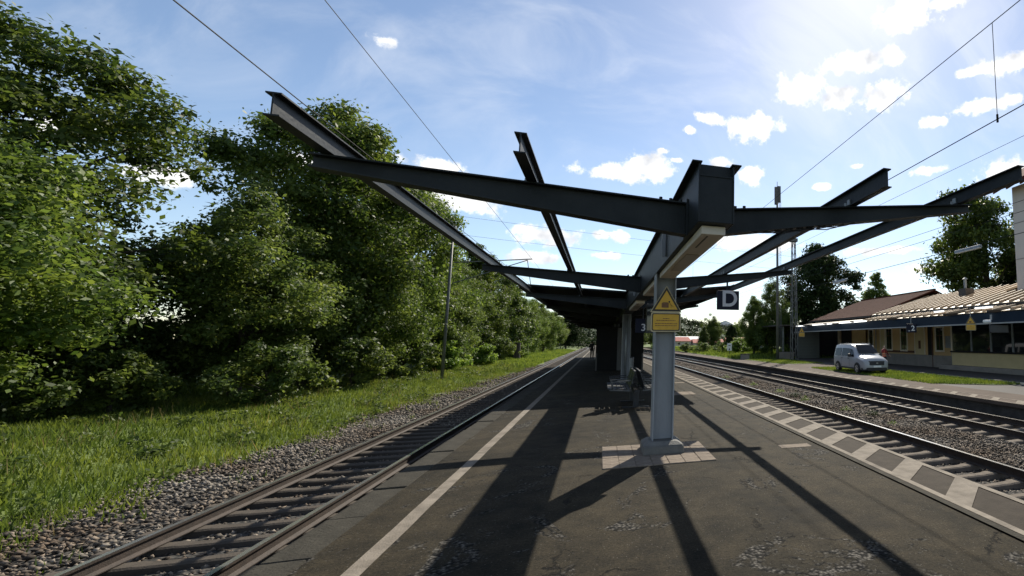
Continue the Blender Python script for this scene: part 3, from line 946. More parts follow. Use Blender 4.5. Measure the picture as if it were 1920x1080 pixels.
hv, hf = [], []
nx, ny = 60, 10
for j in range(ny + 1):
    for i in range(nx + 1):
        x = -260 + 900 * i / nx
        y = 430 + 22 * j
        prof = 15 + 5 * math.sin(x * .011 + 1.2) + 3.5 * math.sin(x * .037) + (9 if x < 40 else 9 * math.exp(-((x - 40) / 120) ** 2))
        hv.append((x, y, -1.3 + prof * math.sin(math.pi * min(1, j / ny * .5 + .02)) + 1.8 * random.random() * (j > 0)))
for j in range(ny):
    for i in range(nx):
        hf.append((j * (nx + 1) + i, j * (nx + 1) + i + 1, (j + 1) * (nx + 1) + i + 1, (j + 1) * (nx + 1) + i))
struct(MB().add(hv, hf).build('hill', M['hill']))
mv, mf = [], []
for j in range(3):
    for i in range(41):
        x = 300 + 1800 * i / 40
        top = 60 * math.exp(-((x - 1080) / 90) ** 2) + 118 * math.exp(-((x - 1000) / 260) ** 2) + 90 * math.exp(-((x - 1500) / 300) ** 2) + 12 * random.random()
        mv.append((x, 4000 + 250 * j, -2 if j == 0 else top * (1 if j == 1 else .3)))
for j in range(2):
    for i in range(40):
        mf.append((j * 41 + i, j * 41 + i + 1, (j + 1) * 41 + i + 1, (j + 1) * 41 + i))
struct(MB().add(mv, mf).build('mountain', M['mount'], smooth=True))


# ------------------------------------------------------------------ the stripped platform canopy
GX, GL, GR = 0.97, 0.80, 1.14
GZ0, GZ1 = 2.80, 3.36
ARM_Y = [4.9 + 6.1 * k for k in range(9)]
canopy = empty('platform_canopy', (GX, 7.95, 0), 0,
               'dark steel platform canopy, bare beams in front and roofed further back', 'canopy')
canopy.location = (0, 0, 0)
YEND = 58.0


def arm_top(x):
    return 2.983 + .11 * x if x > GX else 3.173 - .041 * x


g = MB()
y0, y1 = 4.25, YEND
g.box(GL, GL + .014, y0, y1, GZ0, GZ1)                       # side plates
g.box(GR - .014, GR, y0, y1, GZ0, GZ1)
g.box(GL + .014, GR - .014, y0, y1, GZ0 + .004, GZ0 + .018)  # bottom plate
g.box(GL - .065, GL + .03, y0 - .02, y1, GZ1, GZ1 + .016)    # outward top flanges
g.box(GR - .03, GR + .065, y0 - .02, y1, GZ1, GZ1 + .016)
gird = g.build('girder', M['steel'], canopy, bevel=.004)
ep = MB()
ep.box(GL + .014, GR - .014, y0 + .012, y0 + .026, GZ0 + .018, GZ1 - .12)
ep.box(GL + .014, GR - .014, y0 + .002, y0 + .05, GZ1 - .12, GZ1 - .108)
ep.box(GL + .014, GR - .014, y0 + .07, y0 + .082, GZ1 - .108, GZ1 + .012)
ep.build('end_plate', M['steel'], gird)
for k in range(9):                                           # stiffener ribs on the flank
    for yy in (ARM_Y[k] + 1.7,):
        MB().box(GL - .05, GL - .001, yy, yy + .012, GZ0 + .07, GZ1 - .07).build('stiffener', M['column'], gird)


def tapered_arm(side, y):
    mb = MB()
    if side < 0:
        xr, xe = GL - .002, -2.32
        zt = lambda x: arm_top(x)
        zb = lambda x: 2.80 + (GL - x) * (3.15 - 2.80) / (GL + 2.32)
    else:
        xr, xe = GR + .002, 4.45
        zt = lambda x: arm_top(x)
        zb = lambda x: 2.83 + (x - GR) * (3.375 - 2.83) / (4.45 - GR)
    w, t, tw = .15, .014, .012
    n = 6
    for i in range(n):
        xa, xb = xr + (xe - xr) * i / n, xr + (xe - xr) * (i + 1) / n
        if xa > xb:
            xa, xb = xb, xa

        def hx(ya, yb, da0, da1, top):
            f = (lambda x: zt(x)) if top else (lambda x: zb(x))
            return [(xa, ya, f(xa) + da0), (xb, ya, f(xb) + da0), (xb, yb, f(xb) + da0), (xa, yb, f(xa) + da0),
                    (xa, ya, f(xa) + da1), (xb, ya, f(xb) + da1), (xb, yb, f(xb) + da1), (xa, yb, f(xa) + da1)]
        mb.hexa(hx(y - w / 2, y + w / 2, -t, 0, True))
        mb.hexa(hx(y - w / 2, y + w / 2, 0, t, False))
        mb.hexa([(xa, y - tw / 2, zb(xa) + t), (xb, y - tw / 2, zb(xb) + t), (xb, y + tw / 2, zb(xb) + t), (xa, y + tw / 2, zb(xa) + t),
                 (xa, y - tw / 2, zt(xa) - t), (xb, y - tw / 2, zt(xb) - t), (xb, y + tw / 2, zt(xb) - t), (xa, y + tw / 2, zt(xa) - t)])
    a = mb.build('arm', M['steel'], canopy)
    # bolted end plate at the root
    x0 = xr - side * .0
    pl = MB().box(min(x0, x0 + side * .016), max(x0, x0 + side * .016), y - .10, y + .10, zb(xr) - .01, zt(xr) + .03)
    pl.build('root_plate', M['steel'], a)
    bo = MB()
    for q in range(3):
        xb = xr + side * (.07 + .10 * q)
        for dy in (-.045, .045):
            bo.tube((xb, y + dy, zt(xb) + .001), (xb, y + dy, zt(xb) + .028), .017, 6)
    bo.build('bolts', M['steel'], a)
    return a


for y in ARM_Y:
    tapered_arm(-1, y)
    tapered_arm(1, y)
for (x, dep) in ((-2.20, .17), (-.66, .17), (2.72, .20), (4.25, .165)):
    zb = arm_top(x) + .002
    p = MB()
    ys_ = 3.86 if x > 4 else 4.1
    p.box(x - .045, x + .045, ys_, YEND, zb, zb + .011)
    p.box(x - .005, x + .005, ys_, YEND, zb + .011, zb + dep - .011)
    p.box(x - .045, x + .045, ys_, YEND, zb + dep - .011, zb + dep)
    pu = p.build('purlin', M['steel'], canopy)
    for y in ARM_Y[:3]:
        c = MB()
        s = 1 if x > GX else -1
        c.box(x - .07, x - .045 - .001, y - .05, y + .05, zb + .002, zb + .012)
        c.tube((x - .058, y, zb + .012), (x - .058, y, zb + .045), .015, 6)
        c.box(x - .02, x - .006, y - .03, y + .03, zb + .011, zb + .09)
        c.build('clip', M['galv'], pu)
# roof deck over the rear bays, panel by panel
for k in range(2, 9):
    ya = ARM_Y[k] - .1
    yb = (ARM_Y[k + 1] - .1) if k < 8 else YEND
    for h in range(2):
        a, b = ya + (yb - ya) * h / 2, ya + (yb - ya) * (h + 1) / 2 - .012
        for (xa, xb) in ((-2.5, GX - .01), (GX + .01, 4.55)):
            mb = MB()
            za = arm_top(xa if xa < GX else xa + .001) + .215
            zb_ = arm_top(xb if xb > GX else xb - .001) + .215
            mb.hexa([(xa, a, za), (xb, a, zb_), (xb, b, zb_), (xa, b, za),
                     (xa, a, za + .06), (xb, a, zb_ + .06), (xb, b, zb_ + .06), (xa, b, za + .06)])
            mb.build('roof_panel', M['roof_in'], canopy)
for (x, s) in ((-2.515, -1), (4.565, 1)):
    MB().box(x - .012, x + .012, 17.0, YEND, arm_top(x) + .12, arm_top(x) + .31).build('fascia_board', M['steel'], canopy)

# the columns, H-sections on concrete blocks
for ci, cy in enumerate((7.95, 20.15, 32.35, 44.55, 56.7)):
    c = MB()
    c.box(GX - .162, GX - .144, cy - .15, cy + .15,   .18, GZ0 + .01 if ci else GZ0 + .06)
    c.box(GX + .144, GX + .162, cy - .15, cy + .15,   .18, GZ0 + .01 if ci else GZ0 + .06)
    c.box(GX - .144, GX + .144, cy - .008, cy + .008,   .18, GZ0 + .002)
    co = c.build('column', M['column'], canopy, bevel=.003)
    bl = MB()
    bl.hexa([(GX - .31, cy - .34, 0.005), (GX + .31, cy - .34, 0.005), (GX + .31, cy + .3, 0.005), (GX - .31, cy + .3, 0.005),
             (GX - .30, cy - .33, .13), (GX + .30, cy - .33, .13), (GX + .30, cy + .29, .13), (GX - .30, cy + .29, .13)])
    bl.hexa([(GX - .30, cy - .33, .13), (GX + .30, cy - .33, .13), (GX + .30, cy + .29, .13), (GX - .30, cy + .29, .13),
             (GX - .22, cy - .24, .185), (GX + .22, cy - .24, .185), (GX + .22, cy + .21, .185), (GX - .22, cy + .21, .185)])
    bl.build('base_block', M['block'], co, bevel=.018)
    if ci:
        MB().tube((GX - .01, cy - .10, .2), (GX - .01, cy - .10, GZ0 - .02), .045, 12).build('downpipe', M['galv'], co, smooth=True)
# cable bundle under the right-hand arm
cb = MB()
for q in range(7):
    pts = [(1.5 + .12 * i + q * .13, 4.86 + .01 * (q % 3), 2.845 + .175 * (.36 + .12 * i + q * .13) * .92 - .012 - .03 * math.sin(i / 4 * math.pi) * (1 + .5 * (q % 2))) for i in range(5)]
    for a, b in zip(pts[:-1], pts[1:]):
        cb.tube(a, b, .006, 5)
cb.build('cable', M['black'], canopy)

# pavers around the front column: each tile its own piece, sunk in a bed
pav = struct(MB().add([(.08, 7.03, .003), (1.66, 7.03, .003), (1.66, 8.45, .003), (.08, 8.45, .003)], [(0, 1, 2, 3)]).build('column_paving', M['mortar']))
tile = MB().box(-.1105, .1105, -.0995, .0995, -.02, .014).mesh('paver', M['paver'])
for i in range(7):
    for j in range(7):
        o = link(bpy.data.objects.new('paver', tile), pav)
        o.location = (.195 + .2245 * i + (.06 if j % 2 else 0) * 0, 7.13 + .203 * j, random.uniform(-.004, .004))
        o.rotation_euler = (random.uniform(-.012, .012), random.uniform(-.012, .012), random.uniform(-.01, .01))
        b = o.modifiers.new('bevel', 'BEVEL')
        b.width = .006

# strip lights under the girder
for (a, b, nm) in ((4.36, 7.72, 'long beige strip light under the front end of the canopy girder'),
                   (8.20, 10.9, 'beige strip light just behind the column with the yellow sign'),
                   (13.2, 16.4, 'dark strip light under the girder above the bench')):
    t = empty('strip_light', (GX, (a + b) / 2, GZ0), 0, nm, 'strip light', 'strip lights under the canopy girder')
    L = (b - a) / 2
    MB().box(-.115, .115, -L, L, -.085, -.002).build('housing', M['lamp_box'], t, bevel=.008)
    MB().box(-.07, .075, -L * .35, L * .45, -.093, -.0855).build('cover', M['lamp_cover'], t)
    MB().box(-.05, -.035, -L * .95, -L * .6, -.089, -.0852).build('slot', M['sign_black'], t)


# ------------------------------------------------------------------ text (signs) as real thin geometry
def text_obj(name, body_, size, loc, rot, mt, parent, depth=.004, align='CENTER', bold=0.0):
    cu = bpy.data.curves.new(name, 'FONT')
    cu.body = body_
    cu.size = size
    cu.extrude = depth
    cu.align_x = align
    cu.align_y = 'CENTER'
    cu.offset = bold
    ob = bpy.data.objects.new(name, cu)
    COL.objects.link(ob)
    bpy.context.view_layer.update()
    dg = bpy.context.evaluated_depsgraph_get()
    me = bpy.data.meshes.new_from_object(ob.evaluated_get(dg))
    bpy.data.objects.remove(ob)
    me.materials.clear()
    me.materials.append(mt)
    o2 = link(bpy.data.objects.new(name, me), parent)
    o2.location = loc
    o2.rotation_euler = rot
    return o2


def rounded(w, h, r, n=4):
    pts = []
    for (cx, cy, a0) in ((w - r, h - r, 0), (-w + r, h - r, 90), (-w + r, -h + r, 180), (w - r, -h + r, 270)):
        for i in range(n + 1):
            a = math.radians(a0 + 90 * i / n)
            pts.append((cx + r * math.cos(a), cy + r * math.sin(a)))
    return pts


def warning_sign(loc, s, label, cat='warning sign', rz=0.0, detail=True):
    """triangular pictogram over an oblong text plate, black frames on yellow; faces -Y"""
    t = empty('warning_sign', loc, rz, label, cat, 'yellow warning signs')

    def tri(k):
        return [(-.235 * k * s, .07 * s + (1 - k) * .10 * s), (.235 * k * s, .07 * s + (1 - k) * .10 * s), (0, .07 * s + (1 - k) * .10 * s + .40 * k * s)]
    p = MB()
    p.prism(rounded(.235 * s, .155 * s, .03 * s), 'y', -.006, .006)
    p.build('text_plate', M['sign_rim'], t).location = (0, 0, -.10 * s)
    MB().prism(tri(1.06), 'y', -.005, .0055).build('triangle_plate', M['sign_rim'], t).location = (0, 0, -.008 * s)
    MB().prism(rounded(.218 * s, .138 * s, .025 * s), 'y', -.0085, -.0062).build('plate_frame', M['sign_black'], t).location = (0, 0, -.10 * s)
    MB().prism(rounded(.203 * s, .123 * s, .02 * s), 'y', -.0105, -.0087).build('plate_face', M['yellow'], t).location = (0, 0, -.10 * s)
    MB().prism(tri(.97), 'y', -.0082, -.0057).build('triangle_frame', M['sign_black'], t)
    MB().prism(tri(.76), 'y', -.0102, -.0084).build('triangle_face', M['yellow'], t).location = (0, 0, .008 * s)
    if detail:
        pg = MB()                # faded pictogram: waggon body and a falling figure
        pg.box(-.075 * s, .035 * s, -.0118, -.0104, .13 * s, .205 * s)
        pg.box(-.06 * s, .02 * s, -.0118, -.0104, .206 * s, .216 * s)
        pg.build('pictogram', M['sign_brown'], t)
        f2 = MB()
        f2.beam((.04 * s, -.0115, .215 * s), (.085 * s, -.0115, .165 * s), .0014, .022 * s, (0, 1, 0))
        f2.beam((.075 * s, -.0116, .175 * s), (.075 * s, -.0116, .13 * s), .0013, .014 * s, (0, 1, 0))
        f2.beam((.085 * s, -.0117, .17 * s), (.112 * s, -.0117, .15 * s), .0013, .012 * s, (0, 1, 0))
        f2.tube((.045 * s, -.0122, .225 * s), (.045 * s, -.0104, .225 * s), .015 * s, 10)
        f2.build('figure', M['sign_black'], t)
        ln = MB()                # the lines of small print cannot be read in the photograph
        for (z, w) in ((-.045, .05), (-.075, .15), (-.125, .175), (-.157, .17)):
            x = -w * s
            while x < w * s - .01:
                ww = random.uniform(.014, .04) * s
                ln.box(x, min(x + ww, w * s), -.0118, -.0106, z * s - .006 * s, z * s + .006 * s)
                x += ww + .007 * s
        ln.build('print_lines', M['sign_brown'], t)
    return t


warning_sign((.975, 7.782, 2.12), 1.0, 'yellow triangular warning sign with text plate on the front canopy column')

ds = empty('hanging_sign', (2.795, 10.93, 2.67), 0, 'square navy hanging sign with a large white letter D', 'sign', 'navy platform signs')
MB().box(-.265, .265, -.03, .03, -.225, .225).build('panel', M['navy'], ds, bevel=.006)
text_obj('letter', 'D', .52, (.03, -.033, .02), (math.radians(90), 0, 0), M['sign_grey'], ds, .003, bold=.012)
MB().tube((-.02, 0, .225), (-.02, 0, .43), .022, 10).build('hanger', M['steel'], ds)
s3 = empty('hanging_sign', (1.40, 17.0, 2.24), 0, 'dark hanging sign with the number 3 in the shade under the roof', 'sign', 'navy platform signs')
MB().box(-.30, .20, -.03, .03, -.24, .24).build('panel', M['navy'], s3, bevel=.006)
text_obj('numeral', '3', .34, (-.03, -.033, -.07), (math.radians(90), 0, 0), M['sign_grey'], s3, .003, bold=.004)
MB().tube((-.05, 0, .24), (-.05, 0, .62), .02, 8).build('hanger', M['steel'], s3)
dp = empty('display_box', (1.43, 15.0, 2.40), 0, 'black display box hanging behind the front column', 'display')
MB().box(-.15, .15, -.11, .11, -.44, .44).build('case', M['black'], dp, bevel=.012)
MB().box(-.02, .02, -.02, .02, .44, .72).build('bracket', M['steel'], dp)
MB().box(-.125, .125, -.118, -.111, -.36, .36).build('screen', M['window'], dp)

# ------------------------------------------------------------------ bench
bn = empty('platform_bench', (.93, 13.95, 0), 0, 'double-sided dark metal bench between the first and second canopy column', 'bench')
bn.scale = (1.4, 1.1, 1.08)
fr = MB()
for dy in (-.62, .62):
    fr = MB()
    fr.box(-.05, .05, dy - .05, dy + .05, .018, .40)
    fr.box(-.24, .24, dy - .07, dy + .07, .0, .0179)
    fr.build('stand', M['bench'], bn, bevel=.004)
MB().box(-.045, .045, -.95, .95, .37, .43).build('beam', M['bench'], bn)
for sd in (-1, 1):
    for k in range(3):
        yc = -.62 + .62 * k
        sm_ = MB()
        for q in range(5):
            xa = sd * (.10 + .085 * q)
            sm_.box(min(xa, xa + sd * .07), max(xa, xa + sd * .07), yc - .25, yc + .25, .445 + .006 * q, .463 + .006 * q)
        st = sm_.build('seat', M['bench_lit'] if sd < 0 else M['bench'], bn, bevel=.004)
        bk = MB()
        x0_, x1_ = sd * .13, sd * .045
        bk.hexa([(min(x0_, x0_ + .014), yc - .27, .47), (max(x0_, x0_ + .014), yc - .27, .47), (max(x0_, x0_ + .014), yc + .27, .47), (min(x0_, x0_ + .014), yc + .27, .47),
                 (x1_, yc - .27, .86), (x1_ + .014, yc - .27, .86), (x1_ + .014, yc + .27, .86), (x1_, yc + .27, .86)])
        tr_ = MB().box(x1_ - .01, x1_ + .024, yc - .27, yc + .27, .861, .88).build('top_rail', M['bench_lit'], bn)  # backrest top edge, paler colour for the sun on it
        bk.build('backrest', M['bench'], bn, bevel=.003)
    for k in range(4):
        yc = -.93 + .62 * k
        ar = MB()
        ar.beam((sd * .12, yc, .66), (sd * .46, yc, .63), .04, .024)
        ar.beam((sd * .46, yc, .635), (sd * .40, yc, .45), .022, .03, (0, 1, 0))
        ar.beam((sd * .10, yc, .42), (sd * .48, yc, .45), .022, .03)
        ar.build('armrest', M['bench_lit'] if k in (0, 1) else M['bench'], bn, bevel=.004)
# litter bin further back
lb = empty('litter_bin', (1.28, 23.2, 0), 0, 'small grey litter bin in the shade behind the second column', 'bin')
MB().tube((0, 0, .32), (0, 0, .95), .19, 14, .21).build('bucket', M['galv'], lb, smooth=False)
MB().box(-.03, .03, .19, .25, 0, 1.1).build('post', M['bench'], lb)
MB().tube((0, 0, .951), (0, 0, .985), .215, 14, .18).build('lid', M['black'], lb)

# waiting shelter in the middle of the roofed part
ws = empty('waiting_shelter', (1.14, 38.0, 0), 0, 'dark glazed waiting shelter standing under the platform roof', 'shelter')
for (x0, x1, y0_, y1_) in ((-1.38, -1.30, -8, 9), (1.24, 1.32, -8, 9)):
    k = 0
    yy = y0_
    while yy < y1_ - .1:
        w = MB().box(x0, x1, yy, yy + 1.66, 0, 1.0)
        w.build('wall_panel', M['shelter'] if k % 4 else M['shelter2'], ws)
        pn = MB().box(x0 + .03, x1 - .03, yy + .05, yy + 1.61, 1.03, 2.45)
        pn.build('pane', M['window'], ws)
        fm = MB()
        fm.box(x0, x1, yy, yy + .048, 1.0, 2.5)
        fm.box(x0, x1, yy + 1.612, yy + 1.66, 1.0, 2.5)
        fm.box(x0, x1, yy + .048, yy + 1.612, 2.452, 2.5)
        fm.build('frame', M['shelter'], ws)
        yy += 1.7
        k += 1
MB().box(-1.30, -.2, -8, -7.92, 0, 2.5).build('end_wall', M['shelter'], ws)
MB().box(-.19, .6, -8, -7.93, 0, 2.5).build('end_wall', M['shelter2'], ws)
MB().box(.61, 1.24, -8, -7.92, 0, 2.5).build('end_wall', M['shelter'], ws)
MB().box(-1.30, 1.24, 8.9, 8.98, 0, 2.5).build('end_wall', M['shelter'], ws)
MB().box(-1.45, 1.4, -8.1, 9.1, 2.505, 2.58).build('shelter_roof', M['shelter'], ws)


# ------------------------------------------------------------------ people
def person(loc, face, h, label, cloth, arms, top_child=None, group=None):
    """standing figure: one skinned body, region colours by height, hair and vest as children. faces local -Y"""
    root = empty('person', loc, face, label, 'person', group)
    k = h / 1.75
    V = [(0, 0, .95), (0, .01, 1.12), (0, .015, 1.30), (0, .01, 1.43), (0, -.005, 1.52), (0, -.015, 1.62), (0, -.01, 1.70)]
    Rr = [(.15, .11), (.135, .10), (.155, .11), (.12, .085), (.055, .055), (.085, .10), (.07, .085)]
    E_ = [(0, 1), (1, 2), (2, 3), (3, 4), (4, 5), (5, 6)]
    for s in (-1, 1):
        i = len(V)
        V += [(s * .10, 0, .88), (s * .11, -.02, .50), (s * .115, .015, .10), (s * .125, -.12, .035)]
        Rr += [(.09, .095), (.062, .068), (.045, .05), (.042, .035)]
        E_ += [(0, i), (i, i + 1), (i + 1, i + 2), (i + 2, i + 3)]
        i = len(V)
        sh, el, wr, hd = arms[0 if s < 0 else 1]
        V += [sh, el, wr, hd]
        Rr += [(.065, .065), (.046, .046), (.034, .034), (.04, .024)]
        E_ += [(3, i), (i, i + 1), (i + 1, i + 2), (i + 2, i + 3)]
    me = bpy.data.meshes.new('skeleton')
    me.from_pydata(V, E_, [])
    ob = bpy.data.objects.new('skeleton', me)
    COL.objects.link(ob)
    sk = ob.modifiers.new('skin', 'SKIN')
    for v, r in zip(me.skin_vertices[0].data, Rr):
        v.radius = r
        v.use_root = False
    me.skin_vertices[0].data[0].use_root = True
    sub = ob.modifiers.new('sub', 'SUBSURF')
    sub.levels = sub.render_levels = 2
    bpy.context.view_layer.update()
    bme = bpy.data.meshes.new_from_object(ob.evaluated_get(bpy.context.evaluated_depsgraph_get()))
    bpy.data.objects.remove(ob)
    bme.materials.clear()
    for c in (cloth[0], cloth[1], M['skin'], M['black'], M['hair']):
        bme.materials.append(c)
    for p in bme.polygons:
        x, y, z = p.center
        p.use_smooth = True
        armx = abs(x) > .2
        if z < .07:
            p.material_index = 3
        elif z < .96 and not armx:
            p.material_index = 1
        elif z < 1.49 and not (armx and z < cloth[2]):
            p.material_index = 0
        elif z > 1.66 or (y > .03 and z > 1.55):
            p.material_index = 4
        else:
            p.material_index = 2
    b = link(bpy.data.objects.new('body', bme), root)
    b.scale = (k, k, k)
    if top_child:
        mb = MB()
        n = 14
        rings = [(.93, .175, .135), (1.12, .165, .125), (1.30, .18, .132), (1.41, .165, .115), (1.455, .11, .085)]
        vs, fs = [], []
        for (z, a, c) in rings:
            for i in range(n):
                t = 2 * math.pi * i / n
                vs.append((a * math.cos(t), .012 + c * math.sin(t), z))
        for q in range(len(rings) - 1):
            for i in range(n):
                if q > 0 and i in (10,):
                    continue                       # open front
                fs.append((q * n + i, q * n + (i + 1) % n, (q + 1) * n + (i + 1) % n, (q + 1) * n + i))
        mb.add(vs, fs).build('vest', top_child, root, smooth=True).scale = (k, k, k)
        bt = MB()
        for z in (1.02, 1.14):
            bt.prism([((.172) * math.cos(2 * math.pi * i / 14), .012 + .135 * math.sin(2 * math.pi * i / 14)) for i in range(14)], 'z', z, z + .035)
        bt.build('reflective_band', M['sign_rim'], root).scale = (k, k, k)
    return root


down = [((-.19, .01, 1.40), (-.235, .02, 1.12), (-.235, -.04, .87), (-.23, -.06, .78)), ((.19, .01, 1.40), (.235, .02, 1.12), (.235, -.04, .87), (.23, -.06, .78))]
raised = [((-.19, .01, 1.40), (-.30, -.05, 1.20), (-.17, -.16, 1.42), (-.12, -.15, 1.52)), ((.19, .01, 1.40), (.32, .03, 1.15), (.46, -.08, .98), (.50, -.11, .91))]
person((-.74, 50.0, 0), 2.7, 1.74, 'person in dark clothes standing at the end of the roof shadow', (M['jacket'], M['trousers'], .80), down)
person((19.05, 29.75, FZ), .2, 1.73, 'person in a red-orange vest standing behind the white van', (M['shirt'], M['trousers'], 1.06), raised, M['vest'])


# ------------------------------------------------------------------ vehicles
def make_van(loc, rz, label, simple=False, paint=None):
    root = empty('parked_van', loc, rz, label, 'van')
    paint = paint or M['van']
    ST = [  # x, zlow, belt, top, half widths: sill, belt, roof
        (-2.26, .42, .95, 1.38, .78, .80, .66), (-2.22, .32, .98, 1.62, .84, .86, .70), (-2.10, .27, 1.0, 1.76, .88, .89, .72),
        (-1.75, .25, 1.0, 1.81, .90, .915, .735), (-.9, .25, 1.0, 1.83, .90, .92, .74), (0, .25, 1.0, 1.82, .90, .92, .74),
        (.50, .25, 1.0, 1.77, .90, .92, .725), (.85, .25, 1.0, 1.50, .90, .92, .72), (1.15, .25, 1.0, 1.24, .90, .915, .72),
        (1.32, .26, .98, 1.12, .90, .91, .76), (1.75, .27, .90, 1.06, .895, .90, .70), (2.05, .28, .80, .98, .87, .87, .64),
        (2.20, .30, .70, .88, .80, .80, .56), (2.27, .36, .62, .74, .70, .70, .48)]

    def ring(s):
        x, zl, bt, tp, ws_, wb, wr = s
        wm = (zl + .13)
        half = [(0, zl), (ws_ - .05, zl), (ws_, wm), (wb, (wm + bt) / 2), (wb - .005, bt), (wr + (wb - wr) * .22, bt + (tp - bt) * .72), (wr - .03, tp - .03), (wr - .16, tp), (0, tp + .015)]
        return [(x, y, z) for y, z in half] + [(x, -y, z) for y, z in half[-2:0:-1]]
    rings = [ring(s) for s in ST]
    n = len(rings[0])
    vs = [p for r in rings for p in r]
    fs = [(k * n + i, k * n + (i + 1) % n, (k + 1) * n + (i + 1) % n, (k + 1) * n + i) for k in range(len(rings) - 1) for i in range(n)]
    fs += [tuple(range(n)), tuple(range((len(rings) - 1) * n, len(rings) * n))]
    bd = MB().add(vs, fs).build('body', paint, root, smooth=True)
    em = bd.modifiers.new('split', 'EDGE_SPLIT')
    em.split_angle = math.radians(38)

    def side_pt(x, u, s):
        """point on the upper side: u 0 belt .. 1 cant rail"""
        for a, b in zip(ST[:-1], ST[1:]):
            if a[0] <= x <= b[0]:
                t = (x - a[0]) / (b[0] - a[0])
                q = [a[i] + (b[i] - a[i]) * t for i in range(7)]
                y0_, z0_ = q[5] - .005, q[2]
                y1_, z1_ = q[6] + (q[5] - q[6]) * .22, q[2] + (q[3] - q[2]) * .72
                return (x, s * (y0_ + (y1_ - y0_) * u + .024), z0_ + (z1_ - z0_) * u)
    for s in (-1, 1):
        for (xa, xb, xc, xd) in ((-1.95, -.98, -.98, -1.88), (-.82, .28, .20, -.82), (.36, 1.02, .62, .30)):
            mb = MB()
            mb.add([side_pt(xa, .10, s), side_pt(xb, .10, s), side_pt(xc, .96, s), side_pt(xd, .96, s)], [(0, 1, 2, 3)])
            mb.build('side_window', M['car_glass'], root)
        mb = MB()
        mb.box(.52, .66, s * .93 if s > 0 else -1.13, 1.13 if s > 0 else -.93, 1.02, 1.22)
        mb.build('mirror', M['plastic'], root, bevel=.03)
        MB().box(-1.0, 1.0, s * .905 if s > 0 else -.935, .935 if s > 0 else -.905, .27, .36).build('sill_trim', M['plastic'], root)
        for xs in (-.90, .32):
            MB().box(xs - .006, xs + .006, s * .917 if s > 0 else -.924, .924 if s > 0 else -.917, .42, .98).build('door_seam', M['plastic'], root)
        for xs in (-.74, .18):
            MB().box(xs - .09, xs + .09, s * .918 if s > 0 else -.94, .94 if s > 0 else -.918, .90, .935).build('door_handle', M['plastic'], root)
        MB().beam((-1.6, s * .66, 1.855), (.2, s * .66, 1.86), .035, .03).build('roof_rail', M['alloy'], root)
        hl = MB().hexa([(1.90, s * .60, .72), (2.19, s * .58, .70), (2.03, s * .83, .71), (1.80, s * .885, .73),
                        (1.88, s * .60, .86), (2.15, s * .57, .84), (1.98, s * .81, .88), (1.76, s * .875, .90)])
        hl.build('headlight', M['lens'], root, bevel=.01)
        for x in (-1.42, 1.42):
            w = empty('wheel', (x, s * .845, .325))
            w.parent = root
            MB().tube((0, -.11, 0), (0, .11, 0), .325, 24).build('tyre', M['tyre'], w, bevel=.02)
            rm = MB().tube((0, s * .112, 0), (0, s * .118, 0), .215, 18)
            rm.build('rim', M['alloy'], w)
            sp = MB()
            for q in range(5):
                a = 2 * math.pi * q / 5 + .3
                sp.beam((.09 * math.cos(a), s * .120, .09 * math.sin(a)), (.20 * math.cos(a + .3), s * .120, .20 * math.sin(a + .3)), .004, .07, (math.cos(a + 1.57), 0, math.sin(a + 1.57)))
            sp.build('spoke_gaps', M['tyre'], w)
            ach = MB()
            pts = [(x + .40 * math.cos(math.pi * i / 12), .30 + .40 * math.sin(math.pi * i / 12)) for i in range(13)]
            ach.prism(pts, 'y', s * .90, s * .944)
            ach.build('wheel_arch', M['plastic'], root)
    # windscreen lies on the slope between roof and bonnet
    ws_ = MB().add([(.53, .60, 1.755), (1.20, .68, 1.225), (1.20, -.68, 1.225), (.53, -.60, 1.755)], [(0, 1, 2, 3)])
    for v_i, p in enumerate(ws_.v):
        ws_.v[v_i] = (p[0] + .03, p[1], p[2] + .028)
    ws_.build('windscreen', M['car_glass'], root)
    MB().add([(-2.27, .60, 1.02), (-2.27, -.60, 1.02), (-2.17, -.56, 1.60), (-2.17, .56, 1.60)], [(0, 1, 2, 3)]).build('rear_window', M['car_glass'], root)
    MB().hexa([(2.10, -.70, .55), (2.325, -.44, .55), (2.325, .44, .55), (2.10, .70, .55),
               (2.06, -.76, .80), (2.27, -.50, .80), (2.27, .50, .80), (2.06, .76, .80)]).build('grille', M['plastic'], root, bevel=.02)
    MB().hexa([(1.94, -.90, .20), (2.33, -.62, .20), (2.33, .62, .20), (1.94, .90, .20),
               (1.94, -.91, .40), (2.335, -.64, .40), (2.335, .64, .40), (1.94, .91, .40)]).build('bumper', M['plastic'], root, bevel=.03)
    MB().box(2.30, 2.345, -.26, .26, .42, .53).build('number_plate', M['white'], root)
    MB().box(2.29, 2.325, -.06, .06, .66, .70).build('badge', M['alloy'], root)
    return root


make_van((16.15, 28.15, FZ), math.radians(-93), 'white passenger van parked on the grass beside the far platform')


def far_car(loc, rz, label):
    root = empty('parked_car', loc, rz, label, 'car')
    prof = [(-2.1, .3), (2.1, .3), (2.15, .6), (1.9, .78), (1.0, .9), (.35, 1.38), (-1.2, 1.42), (-2.0, .95), (-2.15, .6)]
    MB().prism(prof, 'y', -.85, .85).build('body', M['van'], root, bevel=.08)
    MB().prism([(.95, .90), (.30, 1.33), (-1.15, 1.36), (-1.75, .95)], 'y', -.86, .86).build('side_window', M['car_glass'], root)
    for x in (-1.3, 1.3):
        for s in (-1, 1):
            MB().tube((x, s * .72, .31), (x, s * .88, .31), .31, 16).build('wheel', M['tyre'], root)
    return root


far_car((23.4, 74, -.1), .5, 'white car half hidden behind the bushes left of the shed')

